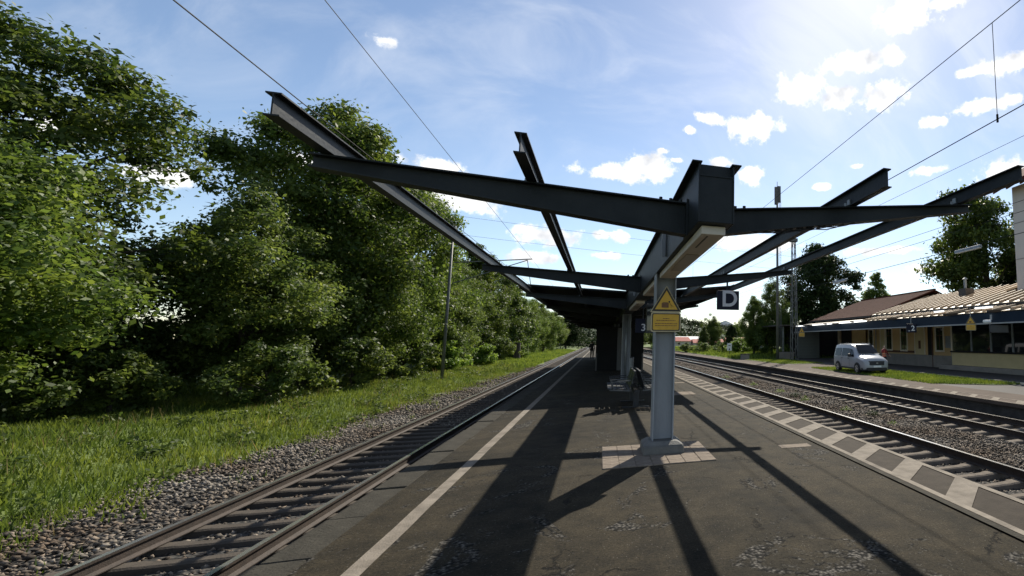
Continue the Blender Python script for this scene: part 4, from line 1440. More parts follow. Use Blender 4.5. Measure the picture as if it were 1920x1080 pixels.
# ------------------------------------------------------------------ station building
WX = 24.6
st = empty('station_wing', (0, 0, 0), 0, 'low ochre station wing with tall windows and glazed bay', 'building')
wl2 = MB()
wl2.box(WX, WX + .3, 29.1, 41.6, FZ + .6, 3.85)
wl2.box(WX, 34, 41.3, 41.6, FZ, 3.85)
wl2.build('wall', M['plaster'], st)
MB().box(WX - .05, WX + .28, 29.1, 41.58, FZ, FZ + .92).build('plinth', M['plinth'], st, bevel=.01)
MB().box(WX - .035, WX + .02, 33.75, 38.1, .74, .92).build('brown_band', M['brown'], st)


def window(y0_, y1_, z0_, z1_, x=WX, mull=0):
    w = MB()
    t = .13
    w.box(x - .05, x - .002, y0_ - t, y0_, z0_ - t, z1_ + t)
    w.box(x - .05, x - .002, y1_, y1_ + t, z0_ - t, z1_ + t)
    w.box(x - .05, x - .002, y0_, y1_, z1_, z1_ + t)
    w.box(x - .09, x - .002, y0_, y1_, z0_ - t, z0_)
    o_ = w.build('window', M['trim'], st, bevel=.006)
    MB().box(x - .015, x - .003, y0_ + .001, y1_ - .001, z0_ + .001, z1_ - .001).build('pane', M['window'], o_)
    s_ = MB().box(x - .035, x - .0155, (y0_ + y1_) / 2 - .025, (y0_ + y1_) / 2 + .025, z0_, z1_)
    s_.box(x - .034, x - .0157, y0_, (y0_ + y1_) / 2 - .025, z1_ - .62, z1_ - .57)
    s_.box(x - .034, x - .0157, (y0_ + y1_) / 2 + .025, y1_, z1_ - .62, z1_ - .57)
    s_.build('glazing_bar', M['brown'], o_)


window(40.30, 40.95, 1.0, 2.75)
window(37.15, 37.98, 1.0, 2.78)
window(34.9, 35.72, .98, 2.78)
window(30.3, 31.1, 1.02, 2.72)
for (a, b) in ((38.2, 38.9), (32.5, 33.7)):
    MB().box(WX - .07, WX - .003, a, b, FZ + .93, 3.0).build('pilaster', M['plaster_pale'], st)
    for yy in (a - .08, b):
        MB().box(WX - .085, WX - .004, yy, yy + .08, FZ + .93, 3.0).build('pilaster_trim', M['trim'], st)
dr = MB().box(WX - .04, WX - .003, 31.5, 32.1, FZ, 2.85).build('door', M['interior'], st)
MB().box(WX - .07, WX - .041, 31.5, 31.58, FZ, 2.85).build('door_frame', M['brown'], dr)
MB().box(WX - .12, WX - .075, 32.95, 33.2, 1.1, 1.75).build('wall_box', M['brown'], st)
for yy in (29.25, 39.6):
    MB().tube((WX - .12, yy, FZ), (WX - .12, yy, 3.7), .045, 10).build('downpipe', M['galv'], st)
MB().box(WX - .03, WX - .003, 29.45, 30.05, 1.2, 2.1).build('notice_case', M['galv'], st)
# glazed bay
BX = 23.75
MB().box(BX, WX + .4, 14.0, 28.4, FZ + .34, .92).build('bay_wall', M['plaster_pale'], st)
MB().box(BX - .22, WX + .4, 14.0, 29.6, FZ, FZ + .33).build('bay_plinth', M['plinth'], st, bevel=.02)
MB().box(BX - .10, WX, 14.0, 28.45, .925, 1.03).build('bay_sill', M['interior'], st)
yy = 28.4
for i, wd in enumerate((1.95, 1.75, 1.75, 1.75, 1.75, 1.75, 1.75)):
    MB().box(BX + .05, BX + .065, yy - wd + .06, yy - .06, 1.04, 2.85).build('bay_pane', M['window'], st)
    MB().box(BX + .0, BX + .11, yy - .06, yy + .06, 1.035, 2.9).build('bay_mullion', M['galv'] if i else M['trim'], st)
    yy -= wd
MB().box(BX + .05, WX, 28.46, 28.5, 1.04, 2.9).build('bay_return', M['window'], st)
MB().box(BX - .02, WX + .4, 14.0, 28.52, 2.905, 3.85).build('bay_head', M['plaster'], st)
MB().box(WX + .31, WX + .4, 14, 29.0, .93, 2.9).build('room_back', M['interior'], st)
# upper ribbed metal roof, panel by panel with raised seams
EX, EZ, RX, RZ_ = 22.5, 3.96, 28.0, 5.68


def slope(x, a=(EX, EZ), b=(RX, RZ_)):
    return a[1] + (b[1] - a[1]) * (x - a[0]) / (b[0] - a[0])


def ribbed(parent, xa, za, xb, zb, y0_, y1_, pitch, name='roof_sheet', skew=0.0):
    nn = int(round((y1_ - y0_) / pitch))
    p = (y1_ - y0_) / nn
    sheet = MB().hexa([(xa, 0.012, za), (xb, .012, zb), (xb, p - .012, zb), (xa, p - .012, za),
                       (xa, .012, za + .03), (xb, .012, zb + .03), (xb, p - .012, zb + .03), (xa, p - .012, za + .03)])
    sheet = sheet.mesh(name, M['ribs'])
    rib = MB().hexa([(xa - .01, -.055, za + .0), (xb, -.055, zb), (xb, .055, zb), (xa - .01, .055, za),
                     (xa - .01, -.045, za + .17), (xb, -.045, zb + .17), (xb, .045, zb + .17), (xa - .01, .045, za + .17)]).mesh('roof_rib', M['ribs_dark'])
    for k in range(nn):
        o_ = link(bpy.data.objects.new(name, sheet), parent)
        o_.location = (0, y0_ + k * p, 0)
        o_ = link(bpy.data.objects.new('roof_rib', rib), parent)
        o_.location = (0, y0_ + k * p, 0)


ribbed(st, EX, EZ, RX, RZ_, 25.6, 37.0, .74)
ribbed(st, EX, EZ, EX + 2.9, slope(EX + 2.9), 14.2, 25.6, .74)
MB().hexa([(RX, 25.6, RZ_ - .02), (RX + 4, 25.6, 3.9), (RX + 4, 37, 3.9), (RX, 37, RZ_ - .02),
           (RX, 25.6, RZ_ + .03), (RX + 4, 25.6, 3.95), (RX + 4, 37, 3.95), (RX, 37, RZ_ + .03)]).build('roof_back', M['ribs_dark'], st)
MB().box(EX - .12, EX + .02, 14.2, 37.1, EZ - .16, EZ - .02).build('gutter', M['gutter'], st)
MB().box(EX + .02, EX + .2, 14.2, 37.0, EZ - .14, EZ - .03).build('eaves_board', M['gutter'], st)
# chimney-like roof vent on the metal roof
rv = MB().box(25.75, 26.55, 29.0, 29.75, slope(26) - .3, slope(26) + .62).build('roof_vent', M['gutter'], st)
MB().tube((26.1, 29.4, slope(26) + .62), (26.1, 29.4, slope(26) + 1.35), .11, 12).build('flue', M['galv'], rv)
MB().tube((26.1, 29.4, slope(26) + 1.36), (26.1, 29.4, slope(26) + 1.5), .20, 12, .04).build('flue_cap', M['galv'], rv)

# brown tiled part behind
bs = empty('tiled_station_part', (0, 0, 0), 0, 'long low station part with red-brown tiled roof and shaded open porch', 'building')
BR, BZ = 28.2, 6.30
e0, e1 = 36.95, 50.2


def plane_quad(mb, pts, t=.07):
    lo = [(x, y, z - t) for x, y, z in pts]
    return mb.hexa(lo + list(pts))


rt = MB()
plane_quad(rt, [(EX - .1, e0 + .1, 3.94), (BR, e0 - 1.4, BZ), (BR, e1 - 1.8, BZ), (EX - .1, e1, 3.90)])
rt.build('roof_slope', M['tiles'], bs)
rt2 = MB()
plane_quad(rt2, [(BR, e0 - 1.4, BZ), (34, e0 - 1.4, 3.9), (34, e1, 3.9), (BR, e1 - 1.8, BZ)])
rt2.build('roof_slope', M['tiles'], bs)
rt3 = MB().add([(EX - .1, e1, 3.88), (BR, e1 - 1.8, BZ - .03), (34, e1, 3.88)], [(0, 1, 2)])
rt3.build('roof_hip', M['tiles'], bs)
cs = MB().hexa([(EX - .05, 0, 3.965), (BR - .02, 0, BZ + .02), (BR - .02, .31, BZ + .02), (EX - .05, .31, 3.965),
                (EX - .05, 0, 3.995), (BR - .02, 0, BZ + .05), (BR - .02, .31, BZ + .05), (EX - .05, .31, 3.995)])
for k in range(22):      # stepped tile courses running along the roof
    t0, t1 = k / 22, (k + 1) / 22
    xa, xb = EX - .1 + (BR - EX + .1) * t0, EX - .1 + (BR - EX + .1) * t1
    za, zb = 3.94 + (BZ - 3.94) * t0, 3.94 + (BZ - 3.94) * t1
    ya0, ya1 = e0 + .1 - 1.5 * t0, e0 + .1 - 1.5 * t1
    yb0, yb1 = e1 - 1.8 * t0 - .03, e1 - 1.8 * t1 - .03
    c = MB()
    c.hexa([(xa, ya0, za + .003), (xb, ya1, zb + .003), (xb, yb1, zb + .003), (xa, yb0, za + .003),
            (xa, ya0, za + .045), (xb, ya1, zb + .012), (xb, yb1, zb + .012), (xa, yb0, za + .045)])
    c.build('tile_course', M['tiles'], bs)
MB().beam((BR, e0 - 1.4, BZ + .05), (BR, e1 - 1.8, BZ + .05), .22, .10).build('ridge_tiles', M['tiles'], bs)
MB().box(EX - .22, EX - .1, e0, e1, 3.80, 3.92).build('gutter', M['gutter'], bs)
MB().box(WX, WX + .25, 41.62, 44.4, FZ, 3.9).build('wall', M['plaster'], bs)
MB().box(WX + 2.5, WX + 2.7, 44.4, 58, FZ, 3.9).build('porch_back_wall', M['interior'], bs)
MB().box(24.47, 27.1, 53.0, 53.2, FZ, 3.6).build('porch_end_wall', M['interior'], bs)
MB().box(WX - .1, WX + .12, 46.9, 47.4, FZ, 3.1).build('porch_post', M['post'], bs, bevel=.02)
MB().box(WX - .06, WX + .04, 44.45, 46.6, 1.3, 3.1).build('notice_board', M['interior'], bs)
MB().box(WX - .1, WX + .15, 44.0, 50.6, 3.1, 3.8).build('porch_lintel', M['wood'], bs)

# board-clad shed
sh = empty('board_shed', (0, 0, 0), 0, 'grey-green board shed at the far end of the station with a dark doorway beside it', 'shed')
MB().box(21.75, 24.4, 52.02, 56, FZ, 3.2).build('core', M['interior'], sh)
bm_ = MB().box(21.70, 24.45, -.012, .012, 0, .168).mesh('board', M['wood'])
for k in range(20):
    o = link(bpy.data.objects.new('board', bm_), sh)
    o.location = (0, 51.99 + random.uniform(-.006, .006), FZ + .02 + .175 * k)
    o.rotation_euler = (random.uniform(-.04, 0), 0, 0)
MB().box(19.0, 25.2, 51.0, 57, 3.42, 3.56).build('flat_roof', M['gutter'], sh)
for x in (19.6,):
    MB().box(x, x + .16, 51.4, 51.56, FZ, 3.42).build('post', M['wood'], sh)
pt = empty('planter', (19.6, 50.6, FZ), 0, 'low stone planter box in front of the open shelter', 'planter')
MB().hexa([(-.9, -.3, 0), (.9, -.3, 0), (.9, .3, 0), (-.9, .3, 0), (-1.0, -.36, .8), (1.0, -.36, .8), (1.0, .36, .8), (-1.0, .36, .8)]).build('trough', M['plinth'], pt, bevel=.03)
MB().box(-.92, .92, -.29, .29, .801, .84).build('soil', M['interior'], pt)

# station canopy along the yard: blue fascia, sheet roof, gaps, strip lamps
sc_ = empty('station_canopy', (0, 0, 0), 0, 'blue steel canopy with beige ribbed roof in front of the station', 'canopy')
CX0 = 20.5
MB().box(CX0, CX0 + .10, 14.0, 50.0, 2.74, 3.28).build('fascia', M['fascia'], sc_)
MB().box(CX0 - .04, CX0 + .12, 14.0, 50.0, 2.66, 2.735).build('fascia_lip', M['fascia_lip'], sc_)
for (a, b) in ((35.9, 31.0), (30.4, 25.0), (24.0, 21.2), (20.6, 15.0)):
    ribbed(sc_, CX0 + .11, 3.34, EX - .2, 3.66, b, a, .72, 'canopy_sheet')
for yc in (15, 20.9, 24.5, 30.7, 36.3, 41.5, 46.5, 49.9):
    MB().hexa([(CX0 - .5, yc - .08, 3.30), (WX - .01, yc - .08, 3.05), (WX - .01, yc + .08, 3.05), (CX0 - .5, yc + .08, 3.30),
               (CX0 - .5, yc - .08, 3.40), (WX - .01, yc - .08, 3.75), (WX - .01, yc + .08, 3.75), (CX0 - .5, yc + .08, 3.40)]).build('bracket', M['gutter'], sc_)
    pass
MB().hexa([(CX0 + .1, 36.4, 3.34), (EX - .3, 36.4, 3.62), (EX - .3, 50, 3.62), (CX0 + .1, 50, 3.34),
           (CX0 + .1, 36.4, 3.38), (EX - .3, 36.4, 3.66), (EX - .3, 50, 3.66), (CX0 + .1, 50, 3.38)]).build('rear_sheet', M['gutter'], sc_)
for k, (a, b, nm) in enumerate(((34.3, 39.0, 'longest lit strip lamp on the canopy edge left of the ribbed roof'), (40.5, 44.8, 'lit strip lamp on the canopy edge in the middle of the three'),
                                (46.6, 49.3, 'lit strip lamp on the canopy edge nearest the shed'), (24.9, 25.8, 'short pale strip lamp above the yellow sign by the bay'),
                                (20.9, 22.2, 'pale strip lamp on the canopy edge nearest the tall grey building'))):
    t = empty('strip_lamp', (CX0 - .16, (a + b) / 2, 3.36 if k < 3 else 3.62), 0, nm, 'lamp', 'strip lamps on the station canopy')
    Lh = (b - a) / 2
    MB().box(-.09, .09, -Lh, Lh, .0, .05).build('housing', M['white'], t)
    MB().box(-.07, .07, -Lh + .03, Lh - .03, -.07, -.002).build('tube_cover', M['tube'], t, bevel=.02)
s2 = empty('hanging_sign', (CX0 - .3, 28.1, 2.60), math.radians(-33), 'small navy sign with the number 2 hanging from the station canopy', 'sign', 'navy platform signs')
MB().box(-.34, .34, -.03, .03, -.30, .30).build('panel', M['navy'], s2, bevel=.008)
text_obj('numeral', '2', .50, (.10, -.034, -.02), (math.radians(90), 0, 0), M['white'], s2, .003, bold=.006)
MB().box(-.20, -.10, -.035, -.031, -.20, -.16).build('dash', M['white'], s2)
MB().tube((-.02, 0, .3), (-.02, 0, .78), .025, 8).build('hanger', M['fascia_lip'], s2)
w1 = warning_sign((CX0 - .3, 22.45, 2.62), 1.15, 'yellow warning sign hanging in front of the glazed bay', rz=math.radians(-38))
MB().tube((0, .02, .40), (0, .02, .98), .02, 8).build('hanger', M['fascia_lip'], w1)
w2 = warning_sign((CX0 - .3, 47.3, 2.52), 1.35, 'yellow warning sign hanging in front of the board shed', rz=math.radians(-25))
MB().tube((0, .02, .48), (0, .02, .84), .02, 8).build('hanger', M['fascia_lip'], w2)
cmr = empty('security_camera', (CX0 - .2, 21.0, 2.72), math.radians(-40), 'white camera housing on the canopy edge in front of the bay', 'camera')
MB().box(-.42, .0, -.10, .10, 0, .16).build('housing', M['white'], cmr, bevel=.04)
MB().box(-.05, .05, -.03, .03, .16, .45).build('bracket', M['fascia_lip'], cmr)
MB().box(-.1, .85, .1, .5, -.55, -.12).build('loudspeaker', M['black'], cmr, bevel=.02)

# tall grey-white building at the right edge
tw = empty('station_main_building', (0, 0, 0), 0, 'tall grey-white rendered building with overhanging eaves at the right edge', 'building')
TX, TY = 25.6, 24.1
MB().box(TX, TX + 9, 8, TY, FZ, 11.9).build('wall', M['tower'], tw)
for z in (7.0, 9.4, 4.6):
    MB().box(TX - .012, TX - .001, 8, TY - .003, z, z + .06).build('render_joint', M['tower_line'], tw)
    MB().box(TX - .012, TX + 5, TY + .001, TY + .012, z, z + .06).build('render_joint', M['tower_line'], tw)
MB().hexa([(TX - 1.1, 7, 11.7), (TX + 4.5, 7, 15), (TX + 4.5, TY + .9, 15), (TX - 1.1, TY + .9, 11.7),
           (TX - 1.1, 7, 11.95), (TX + 4.5, 7, 15.25), (TX + 4.5, TY + .9, 15.25), (TX - 1.1, TY + .9, 11.95)]).build('roof', M['tiles'], tw)
for k in range(8):
    yb = TY + .6 - k * 1.1
    MB().hexa([(TX - .95, yb - .08, 11.55), (TX + 1, yb - .08, 12.7), (TX + 1, yb + .08, 12.7), (TX - .95, yb + .08, 11.55),
               (TX - .95, yb - .08, 11.72), (TX + 1, yb - .08, 12.92), (TX + 1, yb + .08, 12.92), (TX - .95, yb + .08, 11.72)]).build('rafter', M['brown'], tw)


# ------------------------------------------------------------------ masts and overhead line
def lattice_mast(x, y, z0, h, w, label, arms=0, cat='mast', head=None):
    t = empty('lattice_mast', (x, y, z0), 0, label, cat, 'overhead line masts')
    mb = MB()
    for sx in (-1, 1):
        for sy in (-1, 1):
            MB().beam((sx * w / 2, sy * w / 2, 0), (sx * w / 4, sy * w / 4, h), .07, .07).build('leg', M['mast'], t)
    br = MB()
    n = int(h / .8)
    for k in range(n):
        a, b = h * k / n, h * (k + 1) / n
        wa, wb = w / 2 * (1 - .5 * a / h), w / 2 * (1 - .5 * b / h)
        s = 1 if k % 2 else -1
        br.beam((-wa * s, -wa, a), (wb * s, -wb, b), .035, .035)
        br.beam((-wa, -wa * s, a), (-wb, wb * s, b), .035, .035)
        br.beam((wa, -wa * s, a), (wb, wb * s, b), .035, .035)
    br.build('bracing', M['mast'], t)
    if arms:
        ar = MB()
        ar.tube((0, 0, h * .80), (arms, 0, h * .70), .04, 6)
        ar.tube((0, 0, h * .62), (arms * .95, 0, h * .70), .035, 6)
        ar.tube((arms * .95, 0, h * .70), (arms * .8, 0, h * .60), .03, 6)
        ar.build('cantilever', M['mast'], t)
        iz = MB()
        iz.tube((arms * .12, 0, h * .785), (arms * .22, 0, h * .777), .09, 8)
        iz.tube((arms * .12, 0, h * .63), (arms * .22, 0, h * .64), .09, 8)
        iz.build('insulator', M['brown'], t)
    if head:
        MB().box(-w * .6, w * .6, -w * .5, w * .5, h, h + .35).build('head_frame', M['mast'], t)
        MB().tube((0, 0, h + .35), (0, 0, h + 1.2), .03, 6).build('rod', M['mast'], t)
    return t


lattice_mast(19.2, 47.0, FZ, 12.6, .62, 'lattice mast rising in front of the big dark tree', arms=-2.6, head=True)
lattice_mast(14.6 + bend(95), 97, FZ, 8.6, .8, 'distant lattice mast beside the right tracks, right of the yellow sign', arms=-2.8)
am = empty('antenna_mast', (17.9, 48.5, FZ), 0, 'slender antenna mast with grey panel antennas on top', 'mast')
MB().tube((0, 0, 0), (0, 0, 18.0), .17, 10, .10).build('pole', M['mast'], am, smooth=True)
ld = MB()
for sx in (.28, .42):
    ld.beam((sx, 0, 1), (sx, 0, 17.4), .03, .03)
for k in range(50):
    ld.beam((.295, 0, 1.2 + .32 * k), (.405, 0, 1.2 + .32 * k), .02, .02)
ld.build('ladder', M['mast'], am)
for (a, dx, dz) in ((0, -.22, 0), (1, .22, .35), (2, .05, .25)):
    MB().box(dx - .17, dx + .17, -.12 + .25 * (a - 1), .12 + .25 * (a - 1), 16.9 + dz, 18.9 + dz * .6).build('antenna_panel', M['shelter2'], am, bevel=.03)
MB().tube((0, 0, 18), (0, 0, 19.6), .03, 6).build('rod', M['mast'], am)
lp = empty('overhead_mast', (-9.6, 36.6, -1.0), 0, 'slender pale mast in front of the trees left of the left track', 'mast', 'overhead line masts')
MB().tube((0, 0, 0), (.04, 0, 9.9), .10, 10, .07).build('pole', M['mast'], lp, smooth=True)
MB().box(-.16, .20, -.18, .18, 9.55, 10.35).build('head_box', M['mast'], lp, bevel=.03)
a_ = MB()
a_.tube((.2, 0, 7.9), (4.9, 0, 8.4), .035, 6)
a_.tube((.18, 0, 6.5), (4.6, 0, 8.3), .03, 6)
a_.tube((4.6, 0, 8.3), (4.9, 0, 6.5), .025, 6)
a_.build('cantilever', M['mast'], lp)


def wire(x, z, ya, yb, label, sag=0.0, r=.0075, curved=True, drops=None, n=16, x1=None, z1=None):
    t = empty('overhead_wire', (x, ya, z), 0, label, 'wire', 'overhead wires')
    t.location = (0, 0, 0)
    mb = MB()
    pts = []
    for i in range(n + 1):
        u = i / n
        y = ya + (yb - ya) * u
        xx = x + ((x1 - x) * u if x1 is not None else 0) + (bend(y) if curved else 0)
        zz = z + ((z1 - z) * u if z1 is not None else 0) - sag * 4 * u * (1 - u)
        pts.append((xx, y, zz))
    for a, b in zip(pts[:-1], pts[1:]):
        mb.tube(a, b, r, 5)
    mb.build('cable', M['wire'], t)
    for (y, zl) in (drops or []):
        xx = x + (bend(y) if curved else 0)
        d = MB().tube((xx, y, z), (xx, y, zl), .006, 5)
        d.tube((xx, y, zl - .03), (xx, y, zl + .10), .02, 6)
        d.build('dropper', M['wire'], t)
    return t


wire(5.9, 6.92, -4, 120, 'upper messenger wire over the near right track with a dropper', r=.0075, drops=[(5.75, 5.24), (32, 5.24)])
wire(5.9, 5.26, -4, 120, 'thick contact wire over the near right track', r=.009)
wire(12.0, 7.95, -4, 120, 'single feeder wire above the far right track, third from the top', r=.0075)
wire(11.0, 5.62, 8, 120, 'messenger wire over the far right track', r=.0075, drops=[(22.5, 5.32), (40, 5.32)])
wire(11.0, 5.32, 8, 120, 'contact wire over the far right track', r=.0075)
wire(15.5, 5.95, 10, 46, 'span wire carrying two lamps in front of the station', r=.014, curved=False)
wire(-4.6, 7.50, 1, 110, 'upper messenger wire over the left track', r=.0075, curved=False, z1=6.7)
wire(-4.6, 5.47, 1, 110, 'contact wire over the left track, seen against the trees', r=.009, curved=False)
for k, (zz, yy) in enumerate(((17.0, 62), (19.5, 62))):
    t = empty('overhead_wire', (0, 0, 0), 0, ('upper' if k else 'lower') + ' of two thin wires crossing far behind the canopy', 'wire', 'overhead wires')
    mb = MB()
    for i in range(14):
        u0, u1 = i / 14, (i + 1) / 14
        f = lambda u: (-40 + 75 * u, 70 + 10 * u, zz - 2.6 * u - 2.0 * u * (1 - u))
        mb.tube(f(u0), f(u1), .016, 5)
    mb.build('cable', M['wire'], t)
for (y, nm) in ((29.5, 'small lamp hanging on the span wire before the big dark tree'), (17.2, 'long lamp hanging on the span wire near the tall grey building')):
    t = empty('span_lamp', (15.5, y, 5.95), 0, nm, 'lamp', 'lamps on the span wire')
    L = .8 if y < 20 else .9
    MB().hexa([(-.10, -L, -.16), (.10, -L, -.16), (.10, L, -.16), (-.10, L, -.16), (-.05, -L, -.04), (.05, -L, -.04), (.05, L, -.04), (-.05, L, -.04)]).build('housing', M['galv'], t, bevel=.02)
    MB().box(-.085, .085, -L + .05, L - .05, -.20, -.162).build('diffuser', M['white'], t, bevel=.015)
    MB().tube((0, 0, -.04), (0, 0, .0), .02, 6).build('hook', M['wire'], t)


# ------------------------------------------------------------------ vegetation
def leaves_np(P, Nrm, size, rng, aspect=.55):
    """one rhombic leaf per point"""
    n = len(P)
    d = Nrm + rng.normal(0, .75, (n, 3))
    d /= np.linalg.norm(d, axis=1, keepdims=True) + 1e-9
    a = rng.normal(0, 1, (n, 3))
    t1 = np.cross(d, a)
    t1 /= np.linalg.norm(t1, axis=1, keepdims=True) + 1e-9
    t2 = np.cross(d, t1)
    s = (size * rng.uniform(.35, 1.45, n) ** 1.2)[:, None]
    v = np.stack([P - t1 * s, P + t2 * s * aspect + d * s * .12, P + t1 * s, P - t2 * s * aspect + d * s * .12], 1)
    f = (np.arange(4)[None] + 4 * np.arange(n)[:, None])
    return v.reshape(-1, 3), f


def crown_mesh(name, seed, H, R, base, nclump, nleaf, leaf, mt, kind='round'):
    """foliage spread over many uneven clumps inside an irregular crown"""
    rng = np.random.default_rng(seed)
    cs, rs = [], []
    lob = rng.uniform(0, 2 * np.pi, 4)
    while len(cs) < nclump:
        u = rng.uniform(-1, 1, 3)
        r = np.linalg.norm(u)
        if r > 1 or r < .28:
            continue
        az = math.atan2(u[1], u[0])
        k = 1 + .20 * math.sin(3 * az + lob[0]) + .16 * math.sin(5 * az + lob[1] + 3 * u[2])
        zz = u[2] * .5 + .5
        if kind == 'cone':
            w = (1 - zz) ** .85 * 1.05 + .05
            c = np.array([u[0] * R * w, u[1] * R * w, base + (H - base) * zz])
            rc = R * (.10 + .20 * (1 - zz)) * rng.uniform(.7, 1.3)
        elif kind == 'poplar':
            w = math.sin(math.pi * min(1, zz * .86 + .12)) ** .7
            c = np.array([u[0] * R * w, u[1] * R * w, base + (H - base) * zz])
            rc = R * rng.uniform(.18, .38)
        else:
            w = (math.sin(math.pi * min(1, zz * .80 + .16))) ** .55
            c = np.array([u[0] * R * w * k, u[1] * R * w * k, base + (H - base) * zz * (1 + .08 * math.sin(2 * az + lob[2]))])
            rc = R * rng.uniform(.13, .30)
        cs.append(c)
        rs.append(rc)
    cs, rs = np.array(cs), np.array(rs)
    w = rs ** 2 / np.sum(rs ** 2)
    idx = rng.choice(len(cs), nleaf, p=w)
    d = rng.normal(0, 1, (nleaf, 3))
    d /= np.linalg.norm(d, axis=1, keepdims=True)
    rad = rs[idx] * rng.uniform(.15, 1, nleaf) ** .5 * (1 + .25 * rng.normal(0, 1, nleaf))
    P = cs[idx] + d * rad[:, None] * np.array([1, 1, .72])
    nrm = d * .6 + np.array([0, 0, .7])
    v, f = leaves_np(P, nrm, leaf, rng)
    return np_mesh(name, v, f, mt), cs


def trunk_mesh(name, H, base, r, cs, seed, nl=14):
    rng = random.Random(seed)
    mb = MB()
    top = base + (H - base) * .62
    pts = [(0, 0, -.3)]
    for i in range(1, 6):
        t = i / 5
        pts.append((rng.uniform(-.12, .12) * t * 2, rng.uniform(-.12, .12) * t * 2, top * t))
    for i, (a, b) in enumerate(zip(pts[:-1], pts[1:])):
        mb.tube(a, b, r * (1.25 - .22 * i if i == 0 else 1.05 - .19 * i), 9, r * (1.05 - .19 * i))
    for k in range(nl):
        c = cs[rng.randrange(len(cs))]
        z = min(top * .95, max(base * .6, c[2] * .6))
        u = z / top * 5
        i = min(4, int(u))
        a = Vector(pts[i]).lerp(Vector(pts[i + 1]), u - i)
        e = Vector(c)
        mid = a.lerp(e, .5) + Vector((0, 0, .12 * (e - a).length))
        mb.tube(a, mid, r * .32, 6, r * .2)
        mb.tube(mid, e, r * .2, 5, r * .05)
    return mb.mesh(name, M['bark'])


def kind_tree(key, seed, H, R, base, ncl, nl, leaf, mt, kind='round', tr=.22):
    cm, cs = crown_mesh('crown', seed, H, R, base, ncl, nl, leaf, mt, kind)
    return dict(H=H, crown=cm, trunk=trunk_mesh('trunk', H, base, tr, cs, seed))


T = dict(
    big=kind_tree('big', 1, 14, 4.6, 1.2, 150, 80000, .10, M['leaf'], tr=.30),
    broad=kind_tree('broad', 2, 12, 4.4, .8, 130, 70000, .10, M['leaf2'], tr=.26),
    dense=kind_tree('dense', 3, 12, 4.6, .5, 150, 90000, .09, M['leaf'], tr=.25),
    dark=kind_tree('dark', 4, 14, 4.9, 1.6, 130, 40000, .17, M['leaf3'], tr=.32),
    airy=kind_tree('airy', 5, 15, 5.2, 2.0, 95, 42000, .15, M['leaf'], tr=.30),
    cone=kind_tree('cone', 6, 13, 3.6, .6, 130, 30000, .14, M['needle'], 'cone', .22),
    poplar=kind_tree('poplar', 8, 15, 2.6, .8, 90, 26000, .13, M['leaf'], 'poplar', .22),
    bush=kind_tree('bush', 7, 2.6, 1.6, -.2, 50, 9000, .075, M['leaf2'], tr=.06),
    bush2=kind_tree('bush2', 9, 2.4, 1.5, -.2, 50, 9000, .075, M['weed'], tr=.05),
)


def tree(kd, x, y, z, h, wid, label, cat='tree', group=None, name='leafy_tree', rz=None):
    k = T[kd]
    t = empty(name, (x, y, z), random.uniform(0, 6.28) if rz is None else rz, label, cat, group)
    s = h / k['H']
    t.scale = (s * wid, s * wid, s)
    link(bpy.data.objects.new('trunk', k['trunk']), t)
    link(bpy.data.objects.new('crown', k['crown']), t)
    return t


ORD = ['first', 'second', 'third', 'fourth', 'fifth', 'sixth', 'seventh', 'eighth', 'ninth', 'tenth', 'eleventh', 'twelfth',
       'thirteenth', 'fourteenth', 'fifteenth', 'sixteenth', 'seventeenth', 'eighteenth']
ROW = [  # left row: kind, x, y, height, width
    ('dense', -16.5, 17.0, 9.5, 1.05), ('big', -18.0, 22.0, 13.0, 1.0), ('broad', -14.6, 27.0, 8.8, 1.0), ('big', -15.2, 32.5, 15.8, .95), ('dense', -13.6, 35.2, 9.6, .9),
    ('poplar', -15.0, 38.5, 17.0, 1.15), ('big', -14.2, 43.5, 15.6, .85), ('broad', -12.9, 47.5, 8.4, .95), ('dense', -14.0, 53.5, 10.6, .9),
    ('poplar', -13.4, 61.0, 13.9, 1.15), ('big', -13.8, 69.0, 13.6, .8), ('cone', -12.6, 77.0, 12.6, 1.0), ('cone', -12.9, 85.0, 12.0, 1.15),
    ('dense', -12.4, 93.0, 10.2, .9), ('big', -12.2, 104.0, 10.6, .8), ('dense', -11.8, 116.0, 10.0, .9), ('broad', -11.2, 132.0, 9.6, .95),
    ('dark', -9.5, 152.0, 9.5, 1.0)]
for i, (kd, x, y, h, w) in enumerate(ROW):
    what = {'dense': 'dense dark green tree', 'big': 'tall leafy tree', 'broad': 'light green bushy tree', 'poplar': 'tall narrow leafy tree',
            'cone': 'pointed conifer', 'dark': 'dark round tree'}[kd]
    tree(kd, x, y, verge_z(x, y), h, w, what + ', ' + ORD[i] + ' from the camera in the row left of the tracks', group='trees left of the tracks')
k = 0
for (x, y, h, kd) in sorted(((-11.6, 29.5, 2.6, 'bush'), (-12.3, 38.0, 3.2, 'bush'), (-11.7, 44.6, 2.6, 'bush2'), (-10.9, 55.5, 2.2, 'bush2'), (-12.0, 24.0, 2.4, 'bush'),
                      (-11.2, 64.0, 2.8, 'bush'), (-11.0, 74.5, 2.6, 'bush2'), (-16.8, 19.6, 2.6, 'bush'), (-15.2, 22.4, 2.2, 'bush'), (-20.5, 21.0, 3.0, 'bush'), (-18.6, 27.2, 3.4, 'bush'), (-24.0, 22.8, 3.2, 'bush')), key=lambda q: q[1]):
    tree(kd, x, y, verge_z(x, y), h, 1.1,
         ('yellow-green' if kd == 'bush2' else 'mid green') + ' bush, ' + ORD[k] + ' from the camera at the foot of the left trees',
         'bush', 'bushes at the foot of the left trees', 'bush')
    k += 1
